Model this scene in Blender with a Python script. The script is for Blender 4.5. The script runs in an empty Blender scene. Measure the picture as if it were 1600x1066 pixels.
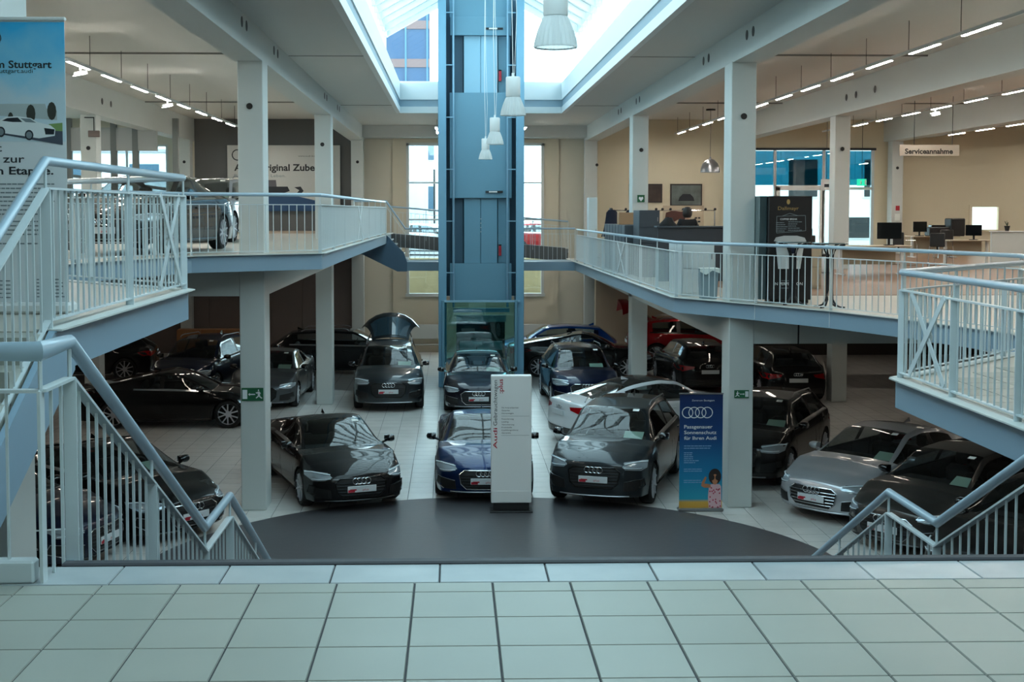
import bpy, bmesh, math, random
from math import sin, cos, pi, radians, sqrt, atan2
from mathutils import Vector, Matrix
from mathutils.bvhtree import BVHTree
SC = bpy.context.scene
COL = SC.collection
random.seed(7)

# ------------------------------------------------------------------ camera
cd = bpy.data.cameras.new('camera'); cam = bpy.data.objects.new('camera', cd); COL.objects.link(cam)
cd.sensor_width = 36; cd.lens = 45.0; cd.clip_start = .05; cd.clip_end = 400
cd.shift_x = .0269; cd.shift_y = -.0594
TH = math.atan(.054); PS = math.atan(.0245)
fw = Vector((sin(PS)*cos(TH), cos(PS)*cos(TH), -sin(TH)))
cam.location = (0, 0, 1.6); cam.rotation_euler = fw.to_track_quat('-Z', 'Y').to_euler()
SC.camera = cam

# ------------------------------------------------------------------ light and exposure
SC.view_settings.view_transform = 'Standard'; SC.view_settings.look = 'None'
SC.view_settings.gamma = 1; SC.view_settings.use_curve_mapping = False
SC.view_settings.exposure = 0.97
W = bpy.data.worlds.new('sky'); SC.world = W; W.use_nodes = True
bg = W.node_tree.nodes['Background']; bg.inputs[0].default_value = (.73, .93, 1.0, 1); bg.inputs[1].default_value = 3.3
try:
    SC.cycles.use_denoising = True
    SC.cycles.max_bounces = 8; SC.cycles.diffuse_bounces = 4; SC.cycles.glossy_bounces = 4
    SC.cycles.transparent_max_bounces = 12; SC.cycles.sample_clamp_indirect = 6
    SC.cycles.use_light_tree = True
except Exception: pass
def portal(loc, rot, sx, sy):
    l = bpy.data.lights.new('sky_portal', 'AREA'); l.shape = 'RECTANGLE'; l.size = sx; l.size_y = sy
    l.cycles.is_portal = True
    o = bpy.data.objects.new('sky_portal', l); o.location = loc; o.rotation_euler = rot; COL.objects.link(o)
portal((.87, 21.2, 9.4), (0, 0, 0), 7, 38.6)
portal((.83, 49.2, 1.3), (radians(-90), 0, 0), 5.2, 6)
portal((13.2, 49.2, 1.9), (radians(-90), 0, 0), 5.4, 4.2)
portal((-31.2, 28, 2.6), (0, radians(-90), 0), 3.4, 36)
portal((-16.5, 49.2, 2.4), (radians(-90), 0, 0), 13, 4)

# ------------------------------------------------------------------ helpers
def tag(o, label=None, cat=None, group=None, kind=None):
    if label: o['label'] = label
    if cat: o['category'] = cat
    if group: o['group'] = group
    if kind: o['kind'] = kind
    return o
def empty(name, loc=(0, 0, 0), rz=0, label=None, cat=None, group=None, kind=None):
    o = bpy.data.objects.new(name, None); COL.objects.link(o); o.location = loc; o.rotation_euler = (0, 0, rz)
    o.empty_display_size = .1
    return tag(o, label, cat, group, kind)
def rgb(h): # sRGB 0-255 triple to linear
    return tuple(((c/255)/12.92 if c/255 <= .04045 else ((c/255+.055)/1.055)**2.4) for c in h)
MATS = {}
def mat(name, col, rough=.5, metal=0, coat=0, noise=0, nscale=20, bump=0, emit=0, alpha=1, spec=None, ecol=None, cior=1.5):
    if name in MATS: return MATS[name]
    m = bpy.data.materials.new(name); m.use_nodes = True; MATS[name] = m
    nt = m.node_tree; b = nt.nodes['Principled BSDF']
    c = rgb(col) if max(col) > 1.001 else col
    b.inputs['Base Color'].default_value = (*c, 1); b.inputs['Roughness'].default_value = rough
    b.inputs['Metallic'].default_value = metal; b.inputs['Coat Weight'].default_value = coat
    b.inputs['Coat Roughness'].default_value = .03; b.inputs['Coat IOR'].default_value = cior
    if spec is not None: b.inputs['Specular IOR Level'].default_value = spec
    if emit:
        b.inputs['Emission Color'].default_value = (*(ecol or c), 1); b.inputs['Emission Strength'].default_value = emit
    if noise or bump:
        tc = nt.nodes.new('ShaderNodeTexCoord'); n = nt.nodes.new('ShaderNodeTexNoise')
        n.inputs['Scale'].default_value = nscale; n.inputs['Detail'].default_value = 4
        nt.links.new(tc.outputs['Object'], n.inputs['Vector'])
        if noise:
            mx = nt.nodes.new('ShaderNodeMix'); mx.data_type = 'RGBA'
            mx.inputs[6].default_value = (*[x*(1-noise) for x in c], 1)
            mx.inputs[7].default_value = (*[min(1, x*(1+noise)) for x in c], 1)
            nt.links.new(n.outputs['Fac'], mx.inputs[0]); nt.links.new(mx.outputs[2], b.inputs['Base Color'])
        if bump:
            bp = nt.nodes.new('ShaderNodeBump'); bp.inputs['Strength'].default_value = bump; bp.inputs['Distance'].default_value = .01
            nt.links.new(n.outputs['Fac'], bp.inputs['Height']); nt.links.new(bp.outputs[0], b.inputs['Normal'])
    return m
def glass(name, tint=(.8, .9, .92), base=.05, gloss=(1, 1, 1), k=1.25):
    if name in MATS: return MATS[name]
    m = bpy.data.materials.new(name); m.use_nodes = True; MATS[name] = m
    nt = m.node_tree; nt.nodes.clear()
    out = nt.nodes.new('ShaderNodeOutputMaterial'); mx = nt.nodes.new('ShaderNodeMixShader')
    tr = nt.nodes.new('ShaderNodeBsdfTransparent'); gl = nt.nodes.new('ShaderNodeBsdfGlossy'); fr = nt.nodes.new('ShaderNodeFresnel')
    ge = nt.nodes.new('ShaderNodeNewGeometry'); bf = nt.nodes.new('ShaderNodeMapRange'); bf.inputs[3].default_value = 1.5; bf.inputs[4].default_value = 1/1.5
    nt.links.new(ge.outputs['Backfacing'], bf.inputs[0]); nt.links.new(bf.outputs[0], fr.inputs['IOR']); tr.inputs[0].default_value = (*tint, 1)
    gl.inputs['Roughness'].default_value = 0.01; gl.inputs[0].default_value = (*gloss, 1)
    ad = nt.nodes.new('ShaderNodeMath'); ad.operation = 'MULTIPLY_ADD'; ad.inputs[1].default_value = k; ad.inputs[2].default_value = base; ad.use_clamp = True
    nt.links.new(fr.outputs[0], ad.inputs[0]); nt.links.new(ad.outputs[0], mx.inputs[0])
    nt.links.new(tr.outputs[0], mx.inputs[1]); nt.links.new(gl.outputs[0], mx.inputs[2]); nt.links.new(mx.outputs[0], out.inputs[0])
    return m
def emis(name, col, s):
    if name in MATS: return MATS[name]
    m = bpy.data.materials.new(name); m.use_nodes = True; MATS[name] = m
    nt = m.node_tree; nt.nodes.clear(); out = nt.nodes.new('ShaderNodeOutputMaterial'); e = nt.nodes.new('ShaderNodeEmission')
    e.inputs[0].default_value = (*col, 1); e.inputs[1].default_value = s; nt.links.new(e.outputs[0], out.inputs[0])
    return m
def link(name, me, parent=None):
    o = bpy.data.objects.new(name, me); COL.objects.link(o)
    if parent is not None: o.parent = parent
    return o
class MB:
    def __init__(s): s.v = []; s.f = []; s.m = []; s.mi = 0
    def q(s, *idx): s.f.append(idx); s.m.append(s.mi)
    def poly(s, pts):
        b = len(s.v); s.v += [tuple(p) for p in pts]; s.q(*range(b, b+len(pts))); return s
    def box(s, x0, x1, y0, y1, z0, z1):
        b = len(s.v); s.v += [(x, y, z) for z in (z0, z1) for x, y in ((x0, y0), (x1, y0), (x1, y1), (x0, y1))]
        for f in ((3, 2, 1, 0), (4, 5, 6, 7), (0, 1, 5, 4), (1, 2, 6, 5), (2, 3, 7, 6), (3, 0, 4, 7)): s.q(*[b+i for i in f])
        return s
    def cbox(s, c, d): return s.box(c[0]-d[0]/2, c[0]+d[0]/2, c[1]-d[1]/2, c[1]+d[1]/2, c[2]-d[2]/2, c[2]+d[2]/2)
    def rbox(s, x0, x1, y0, y1, z0, z1, r=.01):  # box with bevelled vertical and top edges
        b = len(s.v); r = min(r, abs(x1-x0)/2.2, abs(y1-y0)/2.2, abs(z1-z0)/2.2)
        def ring(z, i): return [(x0+i, y0+r, z), (x0+r, y0+i, z), (x1-r, y0+i, z), (x1-i, y0+r, z), (x1-i, y1-r, z), (x1-r, y1-i, z), (x0+r, y1-i, z), (x0+i, y1-r, z)]
        R = [ring(z0, r), ring(z0+r, 0), ring(z1-r, 0), ring(z1, r)]
        for rg in R: s.v += rg
        for k in range(3):
            for i in range(8): j = (i+1) % 8; s.q(b+k*8+i, b+k*8+j, b+k*8+8+j, b+k*8+8+i)
        s.q(*[b+7-i for i in range(8)]); s.q(*[b+24+i for i in range(8)])
        return s
    def prism(s, pts, z0, z1):
        n = len(pts); b = len(s.v); s.v += [(x, y, z0) for x, y in pts]+[(x, y, z1) for x, y in pts]
        s.q(*[b+n-1-i for i in range(n)]); s.q(*[b+n+i for i in range(n)])
        for i in range(n): j = (i+1) % n; s.q(b+i, b+j, b+n+j, b+n+i)
        return s
    def tube(s, pts, r, n=8, cap=True, closed=False):
        pts = [Vector(p) for p in pts]; b = len(s.v); N = len(pts); up0 = Vector((0, 0, 1))
        for i, p in enumerate(pts):
            a = pts[i-1] if (i > 0 or closed) else p; c = pts[(i+1) % N] if (i < N-1 or closed) else p
            d1 = (p-a).normalized() if (p-a).length > 1e-9 else None; d2 = (c-p).normalized() if (c-p).length > 1e-9 else None
            d = ((d1 or d2)+(d2 or d1)).normalized(); k = 1
            if d1 and d2: k = 1/max(.5, d.dot(d1))
            u = up0 if abs(d.z) < .95 else Vector((1, 0, 0))
            sx = d.cross(u).normalized(); sy = sx.cross(d).normalized()
            rr = r[i] if isinstance(r, (list, tuple)) else r
            for t in range(n): a_ = 2*pi*t/n; s.v.append(tuple(p+sx*cos(a_)*rr+sy*sin(a_)*rr*k))
        for i in range(N if closed else N-1):
            j = (i+1) % N
            for t in range(n): u = (t+1) % n; s.q(b+i*n+t, b+i*n+u, b+j*n+u, b+j*n+t)
        if cap and not closed: s.q(*[b+n-1-t for t in range(n)]); s.q(*[b+(N-1)*n+t for t in range(n)])
        return s
    def bar(s, p0, p1, w, h, side=None):  # rectangular bar between two points, w along side, h across
        p0 = Vector(p0); p1 = Vector(p1); d = (p1-p0).normalized()
        sd = Vector(side) if side else (d.cross(Vector((0, 0, 1))) if abs(d.z) < .98 else Vector((1, 0, 0)))
        sd = (sd-d*sd.dot(d)).normalized(); u = sd.cross(d).normalized(); b = len(s.v)
        for p in (p0, p1):
            for a, c in ((-1, -1), (1, -1), (1, 1), (-1, 1)): s.v.append(tuple(p+sd*a*w/2+u*c*h/2))
        for f in ((3, 2, 1, 0), (4, 5, 6, 7), (0, 1, 5, 4), (1, 2, 6, 5), (2, 3, 7, 6), (3, 0, 4, 7)): s.q(*[b+i for i in f])
        return s
    def lathe(s, prof, c=(0, 0, 0), n=24, cap=False, axis='z', flute=0):
        b = len(s.v)
        for r, z in prof:
            for t in range(n):
                a = 2*pi*t/n; rr = r*(1+(flute if t % 2 else 0))
                if axis == 'z': s.v.append((c[0]+rr*cos(a), c[1]+rr*sin(a), c[2]+z))
                elif axis == 'y': s.v.append((c[0]+rr*cos(a), c[1]+z, c[2]+rr*sin(a)))
                else: s.v.append((c[0]+z, c[1]+rr*cos(a), c[2]+rr*sin(a)))
        for i in range(len(prof)-1):
            for t in range(n): u = (t+1) % n; s.q(b+i*n+t, b+i*n+u, b+(i+1)*n+u, b+(i+1)*n+t)
        if cap: s.q(*[b+n-1-t for t in range(n)]); k = b+(len(prof)-1)*n; s.q(*[k+t for t in range(n)])
        return s
    def mesh(s, name, mats, smooth=False, off=None, fix=True):
        me = bpy.data.meshes.new(name)
        v = s.v if off is None else [(a-off[0], b-off[1], c-off[2]) for a, b, c in s.v]
        me.from_pydata(v, [], s.f)
        for m in (mats if isinstance(mats, (list, tuple)) else [mats]): me.materials.append(m)
        if any(s.m): me.polygons.foreach_set('material_index', s.m)
        if fix:
            bm = bmesh.new(); bm.from_mesh(me); bmesh.ops.recalc_face_normals(bm, faces=bm.faces); bm.to_mesh(me); bm.free()
        if smooth: me.shade_smooth(); me.set_sharp_from_angle(angle=radians(38))
        me.update(); return me
    def build(s, name, mats, parent=None, smooth=False, local=False):
        off = None
        if parent is not None and not local:
            off = Vector(); p = parent
            while p is not None: off += p.location; p = p.parent
        return link(name, s.mesh(name, mats, smooth, off), parent)
def struct(name, mb, m, parent=None, smooth=False):
    o = mb.build(name, m, parent, smooth)
    if parent is None: o['kind'] = 'structure'
    return o
_font = {}
def text_mesh(body, size, sx=1.0, ext=.002, align='LEFT', bold=0):
    key = (body, size, sx, ext, align, bold)
    if key in _font: return _font[key]
    c = bpy.data.curves.new('txt', 'FONT'); c.body = body; c.size = size; c.extrude = ext; c.align_x = align; c.offset = bold*size
    c.resolution_u = 3
    o = bpy.data.objects.new('txt', c); COL.objects.link(o); bpy.context.view_layer.update()
    me = bpy.data.meshes.new_from_object(o.evaluated_get(bpy.context.evaluated_depsgraph_get()))
    bpy.data.objects.remove(o)
    if sx != 1: me.transform(Matrix.Diagonal((sx, 1, 1, 1)))
    _font[key] = me; return me
def put_text(name, body, size, loc, rot, m, parent, sx=1.15, align='LEFT', bold=0, ext=.002, off=True):
    me = text_mesh(body, size, sx, ext, align, bold).copy(); me.materials.clear(); me.materials.append(m)
    o = link(name, me, parent); l = Vector(loc)
    if parent is not None and off: l = l-parent.location
    o.location = l; o.rotation_euler = rot; return o
FRONT = (pi/2, 0, 0)   # faces -y
def rings(r=.05, t=.008, d=None, n=24):  # four interlocking rings in the local xz plane facing -y
    mb = MB(); d = d or r*1.38
    for k in range(4):
        cx = (k-1.5)*d
        mb.tube([(cx+r*cos(2*pi*i/n), 0 if (k+int(i > n/2)) % 2 else -.002, r*sin(2*pi*i/n)) for i in range(n)], t, 6, closed=True)
    return mb

# materials
M_white = mat('white_paint', (196, 202, 200), .55, noise=.02, nscale=3)
M_ceil = mat('ceiling_white', (205, 206, 202), .8, noise=.015, nscale=2)
M_steel = mat('painted_steel_pale', (196, 208, 212), .38, spec=.5)
M_rail = mat('painted_handrail', (160, 184, 200), .28, coat=.3)
M_fascia = mat('blue_grey_fascia', (134, 160, 178), .45, noise=.03, nscale=2)
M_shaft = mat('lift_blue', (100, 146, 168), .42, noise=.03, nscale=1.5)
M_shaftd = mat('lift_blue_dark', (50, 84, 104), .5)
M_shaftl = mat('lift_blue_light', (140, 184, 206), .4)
M_beige = mat('beige_wall', (204, 198, 182), .85, noise=.03, nscale=1.2)
M_tan = mat('tan_wall', (212, 204, 180), .85, noise=.02, nscale=1.2)
M_dgrey = mat('dark_grey_wall', (98, 100, 100), .8)
M_brown = mat('brown_panel', (116, 104, 100), .7, noise=.05, nscale=2)
M_black = mat('black_plastic', (18, 18, 20), .45)
M_blackg = mat('black_gloss', (10, 10, 12), .12, coat=.4)
M_rubber = mat('tyre_rubber', (16, 16, 17), .8)
M_chrome = mat('chrome', (205, 208, 212), .12, metal=1)
M_alu = mat('brushed_alu', (150, 152, 156), .32, metal=.9)
M_dmet = mat('dark_metal', (40, 42, 46), .4, metal=.6)
M_grout = mat('dark_grout', (62, 62, 66), .9)
M_wpl = mat('white_plastic', (218, 222, 222), .4)
M_wood = mat('oak_wood', (150, 104, 62), .5, noise=.15, nscale=6)
M_card = mat('cardboard', (160, 128, 98), .9)
M_green = mat('sign_green', (22, 92, 58), .5)
M_red = mat('red_print', (170, 32, 48), .5)
M_paper = mat('paper_white', (225, 232, 228), .7)
M_papg = mat('paper_green', (176, 204, 184), .7)
M_glass = glass('clear_glass', (.88, .95, .96), .0); M_roofg = glass('roof_glass', (.46, .54, .56), .0)
M_lens = mat('lamp_lens', (190, 204, 214), .15, metal=.5)
M_led = emis('led_strip', (1.0, .94, .84), 66)
M_ledlow = emis('led_strip_lower', (1.0, .88, .74), 8)
XC = .86; LW = -3.68; ZM = .86
# ================================================================== STRUCTURE
def tile_mat(name, c1, c2, rough, nscale=3, coat=0):
    m = mat(name, c1, rough, coat=coat); nt = m.node_tree; b = nt.nodes['Principled BSDF']
    tc = nt.nodes.new('ShaderNodeTexCoord'); n = nt.nodes.new('ShaderNodeTexNoise'); n.inputs['Scale'].default_value = nscale; n.inputs['Detail'].default_value = 6
    geo = nt.nodes.new('ShaderNodeNewGeometry'); oi = nt.nodes.new('ShaderNodeObjectInfo')
    ad = nt.nodes.new('ShaderNodeMath'); ad.operation = 'ADD'; ad2 = nt.nodes.new('ShaderNodeMath'); ad2.operation = 'ADD'
    w = nt.nodes.new('ShaderNodeMath'); w.operation = 'MULTIPLY'; w.inputs[1].default_value = .35
    nt.links.new(geo.outputs['Random Per Island'], ad.inputs[0]); nt.links.new(oi.outputs['Random'], ad.inputs[1])
    nt.links.new(ad.outputs[0], w.inputs[0]); nt.links.new(geo.outputs['Position'], n.inputs['Vector'])
    nt.links.new(n.outputs['Fac'], ad2.inputs[0]); nt.links.new(w.outputs[0], ad2.inputs[1])
    sb = nt.nodes.new('ShaderNodeMath'); sb.operation = 'SUBTRACT'; sb.inputs[1].default_value = .3; sb.use_clamp = True
    nt.links.new(ad2.outputs[0], sb.inputs[0])
    mx = nt.nodes.new('ShaderNodeMix'); mx.data_type = 'RGBA'; mx.inputs[6].default_value = (*rgb(c1), 1); mx.inputs[7].default_value = (*rgb(c2), 1)
    nt.links.new(sb.outputs[0], mx.inputs[0]); nt.links.new(mx.outputs[2], b.inputs['Base Color'])
    return m
M_tile = tile_mat('landing_tile', (150, 154, 146), (162, 166, 158), .36, 2)
M_btile = tile_mat('border_stone_tile', (142, 154, 160), (188, 194, 196), .3, 4)
M_ltile = tile_mat('showroom_tile', (196, 194, 190), (216, 214, 210), .25, 2.5)
M_dtile = tile_mat('dark_band_tile', (112, 110, 108), (126, 124, 122), .3, 2)
M_disc = mat('dark_stone_disc', (70, 70, 74), .42, noise=.14, nscale=9, bump=.15)
M_nose = mat('nosing_strip', (58, 60, 66), .6)

LFLOOR = empty('floor', (0, 0, LW), kind='structure')
struct('floor_slab', MB().box(-30, 34, -6, 49, LW-.3, LW-.006), M_grout, LFLOOR)
TS = .462; x00 = -5.0; y00 = 21.0; CC = (.6, 18.05); CR = 5.35
def hit(x, y): # keeps tiles away from the dark disc
    dx = max(CC[0]-(x+TS), 0, x-CC[0]); dy = max(CC[1]-(y+TS), 0, y-CC[1])
    return max(abs(x-CC[0]), abs(x+TS-CC[0]))**2+max(abs(y-CC[1]), abs(y+TS-CC[1]))**2 < (CR-.02)**2
tme = None; cnt = 0
def tile_mesh(sx, sy, g, name, m, h=.006):
    mb = MB(); b = .0025
    z0 = 0; mb.v = [(g, g, 0), (sx-g, g, 0), (sx-g, sy-g, 0), (g, sy-g, 0), (g+b, g+b, h), (sx-g-b, g+b, h), (sx-g-b, sy-g-b, h), (g+b, sy-g-b, h)]
    for f in ((4, 5, 6, 7), (0, 1, 5, 4), (1, 2, 6, 5), (2, 3, 7, 6), (3, 0, 4, 7)): mb.q(*f)
    return mb.mesh(name, m, fix=False)
me = tile_mesh(TS, TS, .0035, 'floor_tile', M_ltile)
st = MB()
for j in range(-14, 58):
    for i in range(-40, 60):
        x = x00+i*TS; y = y00+j*TS
        if hit(x, y): continue
        if 0 <= i < 25 and 0 <= j < 12:
            o = link('floor_tile', me, LFLOOR); o.location = (x, y, -.006); continue
        b = len(st.v); g = .0035; st.mi = 1 if (37.6 < y < 40.6) else 0
        st.v += [(x+g, y+g, LW), (x+TS-g, y+g, LW), (x+TS-g, y+TS-g, LW), (x+g, y+TS-g, LW)]; st.q(b, b+1, b+2, b+3)
o = link('floor_tiles_beyond', st.mesh('floor_tiles_beyond', [M_ltile, M_dtile], False, (0, 0, LW), False), LFLOOR); o['kind'] = 'stuff'
struct('floor_disc', MB().prism([(CC[0]+CR*cos(2*pi*i/96), CC[1]+CR*sin(2*pi*i/96)) for i in range(96)], LW-.004, LW+.004), M_disc, LFLOOR)

# landing in the foreground
LAND = empty('floor', (0, 0, 0), kind='structure')
struct('landing_slab', MB().box(-1.77, 3.5, -4, 5.79, -.32, -.006).box(-12, -1.77, -4, 5.6, -.32, -.006).box(3.5, 12, -4, 5.6, -.32, -.006).box(-12, -2.5, 5.6, 6.3, -.32, -.006), M_grout, LAND)
struct('nosing', MB().rbox(-1.77, 3.5, 5.735, 5.80, -.05, .012, .008), M_nose, LAND)
tw = .3345
for j, (ya, yb) in enumerate([(5.31, 5.445), (4.973, 5.31), (4.636, 4.973), (4.299, 4.636), (3.96, 4.299)]):
    mt = tile_mesh(tw, yb-ya, .0032, 'floor_tile', M_tile)
    for i in range(-5, 16):
        o = link('floor_tile', mt, LAND); o.location = (-1.505+i*tw, ya, -.006)
mt = tile_mesh(.474, .285, .003, 'border_tile', M_btile)
for i in range(-5, 9):
    o = link('border_tile', mt, LAND); o.location = (.413+i*.474-.237*0, 5.449, -.006)
struct('landing_floor_near', MB().box(-12, 12, -4, 3.955, -.02, 0), M_tile, LAND)
struct('landing_floor_side', MB().box(3.52+.66, 12, 3.955, 5.6, -.02, 0).box(-12, -3.2, 3.955, 5.6, -.02, 0), M_tile, LAND)

# gallery slabs
ER = [(3.87, 43.4), (3.87, 40.3), (4.12, 23.6), (5.2, 21.8), (6.05, 20.3), (6.68, 18.75), (7.35, 16.4), (6.9, 14.7), (4.24, 12.06), (4.24, 5.6)]
EL = [(-2.1, 43.4), (-2.1, 40.3), (-2.3, 22.4), (-4.3, 21.1), (-5.35, 18.2), (-5.6, 16.2), (-4.9, 14.45), (-2.5, 12.05), (-2.5, 7.95)]
M_gfl = mat('gallery_tile', (186, 182, 172), .3, noise=.03, nscale=1.5)
M_carp = mat('brown_floor', (134, 104, 82), .35, noise=.05, nscale=1.0)
def gallery(edge, z, side, name):
    g = empty(name, (0, 0, z), kind='structure')
    xo = 33*side
    poly = edge+[(xo, edge[-1][1]), (xo, 48), (edge[0][0]+1.2*side, 48), (edge[0][0]+1.2*side, 43.4)]
    if side < 0: poly = poly[::-1]
    struct('floor_slab', MB().prism(poly, z-.25, z-.002), M_gfl, g)
    f = MB()
    for a, b in zip(edge[:-1], edge[1:]):
        a = Vector((*a, 0)); b = Vector((*b, 0)); d = (b-a).normalized(); n = Vector((d.y, -d.x, 0))*(-side)*-1
        q0 = a-n*.03; f.bar(a+Vector((0, 0, z-.14)), b+Vector((0, 0, z-.14)), .03, .27)
        f.bar(a+Vector((0, 0, z-.005)), b+Vector((0, 0, z-.005)), .10, .012)
    struct('fascia', f, M_fascia, g)
    e = MB()
    for a, b in zip(edge[:-1], edge[1:]): e.bar((*a, z+.004), (*b, z+.004), .16, .012)
    struct('edge_trim', e, M_white, g)
    return g
GR = gallery(ER, 0, 1, 'floor'); GL = gallery(EL, ZM, -1, 'floor')
struct('brown_floor', MB().box(5.6, 33, 24.1, 48, 0, .006), M_carp, GR)
struct('brown_floor', MB().box(-12, -3.8, 42.5, 48, ZM, ZM+.006), mat('light_wood_floor', (170, 150, 128), .4, noise=.05, nscale=1), GL)
# tiles of the near right walkway
mt = tile_mesh(.40, .40, .004, 'walkway_tile', M_tile)
for i in range(9):
    for j in range(18):
        x = 4.34+i*.4; y = 5.7+j*.4
        if y+.4 > 12.0+max(0, (x-4.24))*.95: continue
        o = link('floor_tile', mt, GR); o.location = (x, y, 0.0)
# bridge and its ramp behind the lift
BR = empty('bridge', (0, 40.3, 0), kind='structure')
struct('bridge_deck', MB().box(-1.6, 3.87, 40.3, 42.2, -.28, 0), M_fascia, BR)
s = MB(); s.prism([(0, 0)]*3, 0, 0) if 0 else None
b = len(s.v); pr = [(-3.1, ZM), (-2.1, ZM), (-1.55, .3), (-1.45, 0), (-1.45, -.30), (-1.75, -.30), (-3.1, .36)]
s.v += [(x, 40.28, z) for x, z in pr]+[(x, 40.33, z) for x, z in pr]; n = len(pr)
s.q(*range(b, b+n)); s.q(*[b+2*n-1-i for i in range(n)])
for i in range(n): j = (i+1) % n; s.q(b+i, b+j, b+n+j, b+n+i)
struct('stair_stringer', s, mat('bridge_steel', (84, 110, 132), .5), BR)
st_ = MB()
for k in range(5): st_.box(-2.1+k*.13, -1.95+k*.13, 40.33, 42.2, ZM-.2-k*.15, ZM-.16-k*.15)
struct('stair_treads', st_, M_steel, BR)['kind'] = 'stuff'
s = MB(); b = 0
s.bar((-2.1, 43.0, .62), (3.87, 43.0, .12), .04, .42).bar((-2.1, 44.3, .62), (3.87, 44.3, .12), .04, .42).bar((-2.1, 43.65, .6), (3.87, 43.65, .1), 1.3, .05)
struct('ramp', s, mat('ramp_grey', (96, 98, 98), .7), BR)

# columns
def column(x0, x1, y0, y1, z0, z1, extra=None):
    c = struct('column', MB().rbox(x0, x1, y0, y1, z0, z1, .012), M_white)
    return c
for i, y in enumerate((9.5, 22.45, 34.85, 47.2)):
    column(-3.74, -3.3, y, y+.6, LW, 4.22); column(4.88, 5.32, y, y+.6, LW, 4.22)
    for xa in (10.46, 16.3, 22.2): column(xa, xa+.42, y+.1, y+.6, LW, 4.22)
    for xa in (-10.05, -16.2): column(xa, xa+.42, y+.1, y+.6, LW, 4.22)
# dots on columns (round recessed sockets)
def disc(x, y, z, r, m, par=None, axis='y', nm='round_socket', d=.006, n=16):
    mb = MB(); mb.lathe([(0.001, -d), (r, -d), (r, d), (.001, d)], (x, y, z), n, axis=axis); return mb.build(nm, m, par, local=(par is None))
SOCK = empty('wall_socket_row', (0, 0, 0), kind='structure')
for x, y, z in ((-3.53, 22.44, 3.42), (-3.53, 34.84, 3.40), (5.1, 22.44, 3.26), (5.12, 34.84, 3.26), (-3.5, 47.19, 3.4), (5.3, 47.19, 3.3), (10.66, 34.94, 3.3), (-9.84, 34.94, 3.3), (16.5, 47.29, 3.2), (-9.84, 47.29, 3.4)):
    disc(x, y, z, .055, M_black, SOCK)
# beams
def beam(x0, x1, y0, y1, z0, z1, nm='beam'): return struct(nm, MB().box(x0, x1, y0, y1, z0, z1), M_white)
bl = beam(-3.8, -3.3, -4, 48, 4.2, 5.02); br = beam(4.9, 5.4, -4, 48, 4.2, 5.02)
for y in (20.3, 20.75, 23.9, 24.4, 33.2, 33.8, 36.9, 37.5): disc(-3.3, y, 4.56, .085, M_black, SOCK, 'x', 'service_hole')
for y in (21.4, 20.95, 25.1, 24.6, 34.3, 33.7, 38, 37.4): disc(4.9, y, 4.53, .085, M_black, SOCK, 'x', 'service_hole')
for xa in (10.4, 16.2, 22): beam(xa, xa+.5, -4, 48, 4.2, 5.02)
for y in (21.9, 22.6, 31.5, 33, 33.8, 44, 45): disc(10.4, y, 4.6, .09, M_black, SOCK, 'x', 'service_hole')
for xa in (-10.1, -16.2): beam(xa, xa+.5, -4, 48, 4.2, 5.02)
for y in (28.5, 29.2, 35.5, 36.4): disc(-9.6, y, 4.6, .09, M_black, SOCK, 'x', 'service_hole')
beam(-3.3, 4.9, 46.9, 48, 4.3, 4.72, 'beam')
# ceilings
ce = MB(); SX0, SX1, SY0, SY1 = -1.66, 3.42, 2.0, 40.5
ce.box(-3.4, SX0-.12, -4, 48, 4.72, 5.3).box(SX1+.12, 5.2, -4, 48, 4.72, 5.3).box(SX0-.12, SX1+.12, -4, SY0-.12, 4.72, 5.3).box(SX0-.12, SX1+.12, SY1+.12, 48, 4.72, 5.3)
CE = struct('ceiling', ce, M_ceil)
struct('ceiling', MB().box(-31, -3.3, -6, 49, 5.02, 5.3).box(5.07, 35, -6, 49, 5.02, 5.3), M_ceil)
# thin lateral joints and conduits on the side ceilings
tr = MB()
for y in (15.7, 28, 40.4): tr.box(-30, -3.8, y, y+.05, 4.985, 5.02); tr.box(5.6, 33, y, y+.05, 4.985, 5.02)
struct('trim_1', tr, mat('joint_grey', (128, 128, 124), .8))
tr = MB()
for y in (26, 38): tr.box(-3.3, SX0-.12, y, y+.02, 4.71, 4.722); tr.box(SX1+.12, 4.9, y, y+.02, 4.71, 4.722)
struct('trim_2', tr, mat('joint_grey', (128, 128, 124), .8))
# lower level ceilings and beams (undersides of the galleries)
LC = struct('ceiling', MB().box(5.4, 33, 23.4, 48, -.30, -.24).box(7.2, 33, 6, 23.4, -.30, -.24), M_ceil)
struct('ceiling', MB().box(-30, -3.5, 23.2, 48, ZM-.30, ZM-.24).box(-30, -5.5, 6, 23.2, ZM-.30, ZM-.24), M_ceil)
beam(4.88, 5.31, 23.04, 48, -.75, -.24); beam(-3.73, -3.31, 23.04, 48, ZM-.75, ZM-.24)
for y in (22.45, 34.85): beam(5.31, 33, y+.02, y+.55, -.75, -.24); beam(-30, -3.73, y+.02, y+.55, ZM-.75, ZM-.24)
for xa in (10.46, 16.3): beam(xa, xa+.42, 23, 48, -.75, -.24)
struct('trim_3', MB().tube([(-5.15, 22.4, ZM-.25), (-5.15, 22.4, .42), (-5.5, 22.4, .42), (-5.5, 22.4, ZM-.78)], .012, 5).tube([(6.1, 22.4, -.26), (6.1, 22.4, -.76)], .015, 5), M_dmet)

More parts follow.
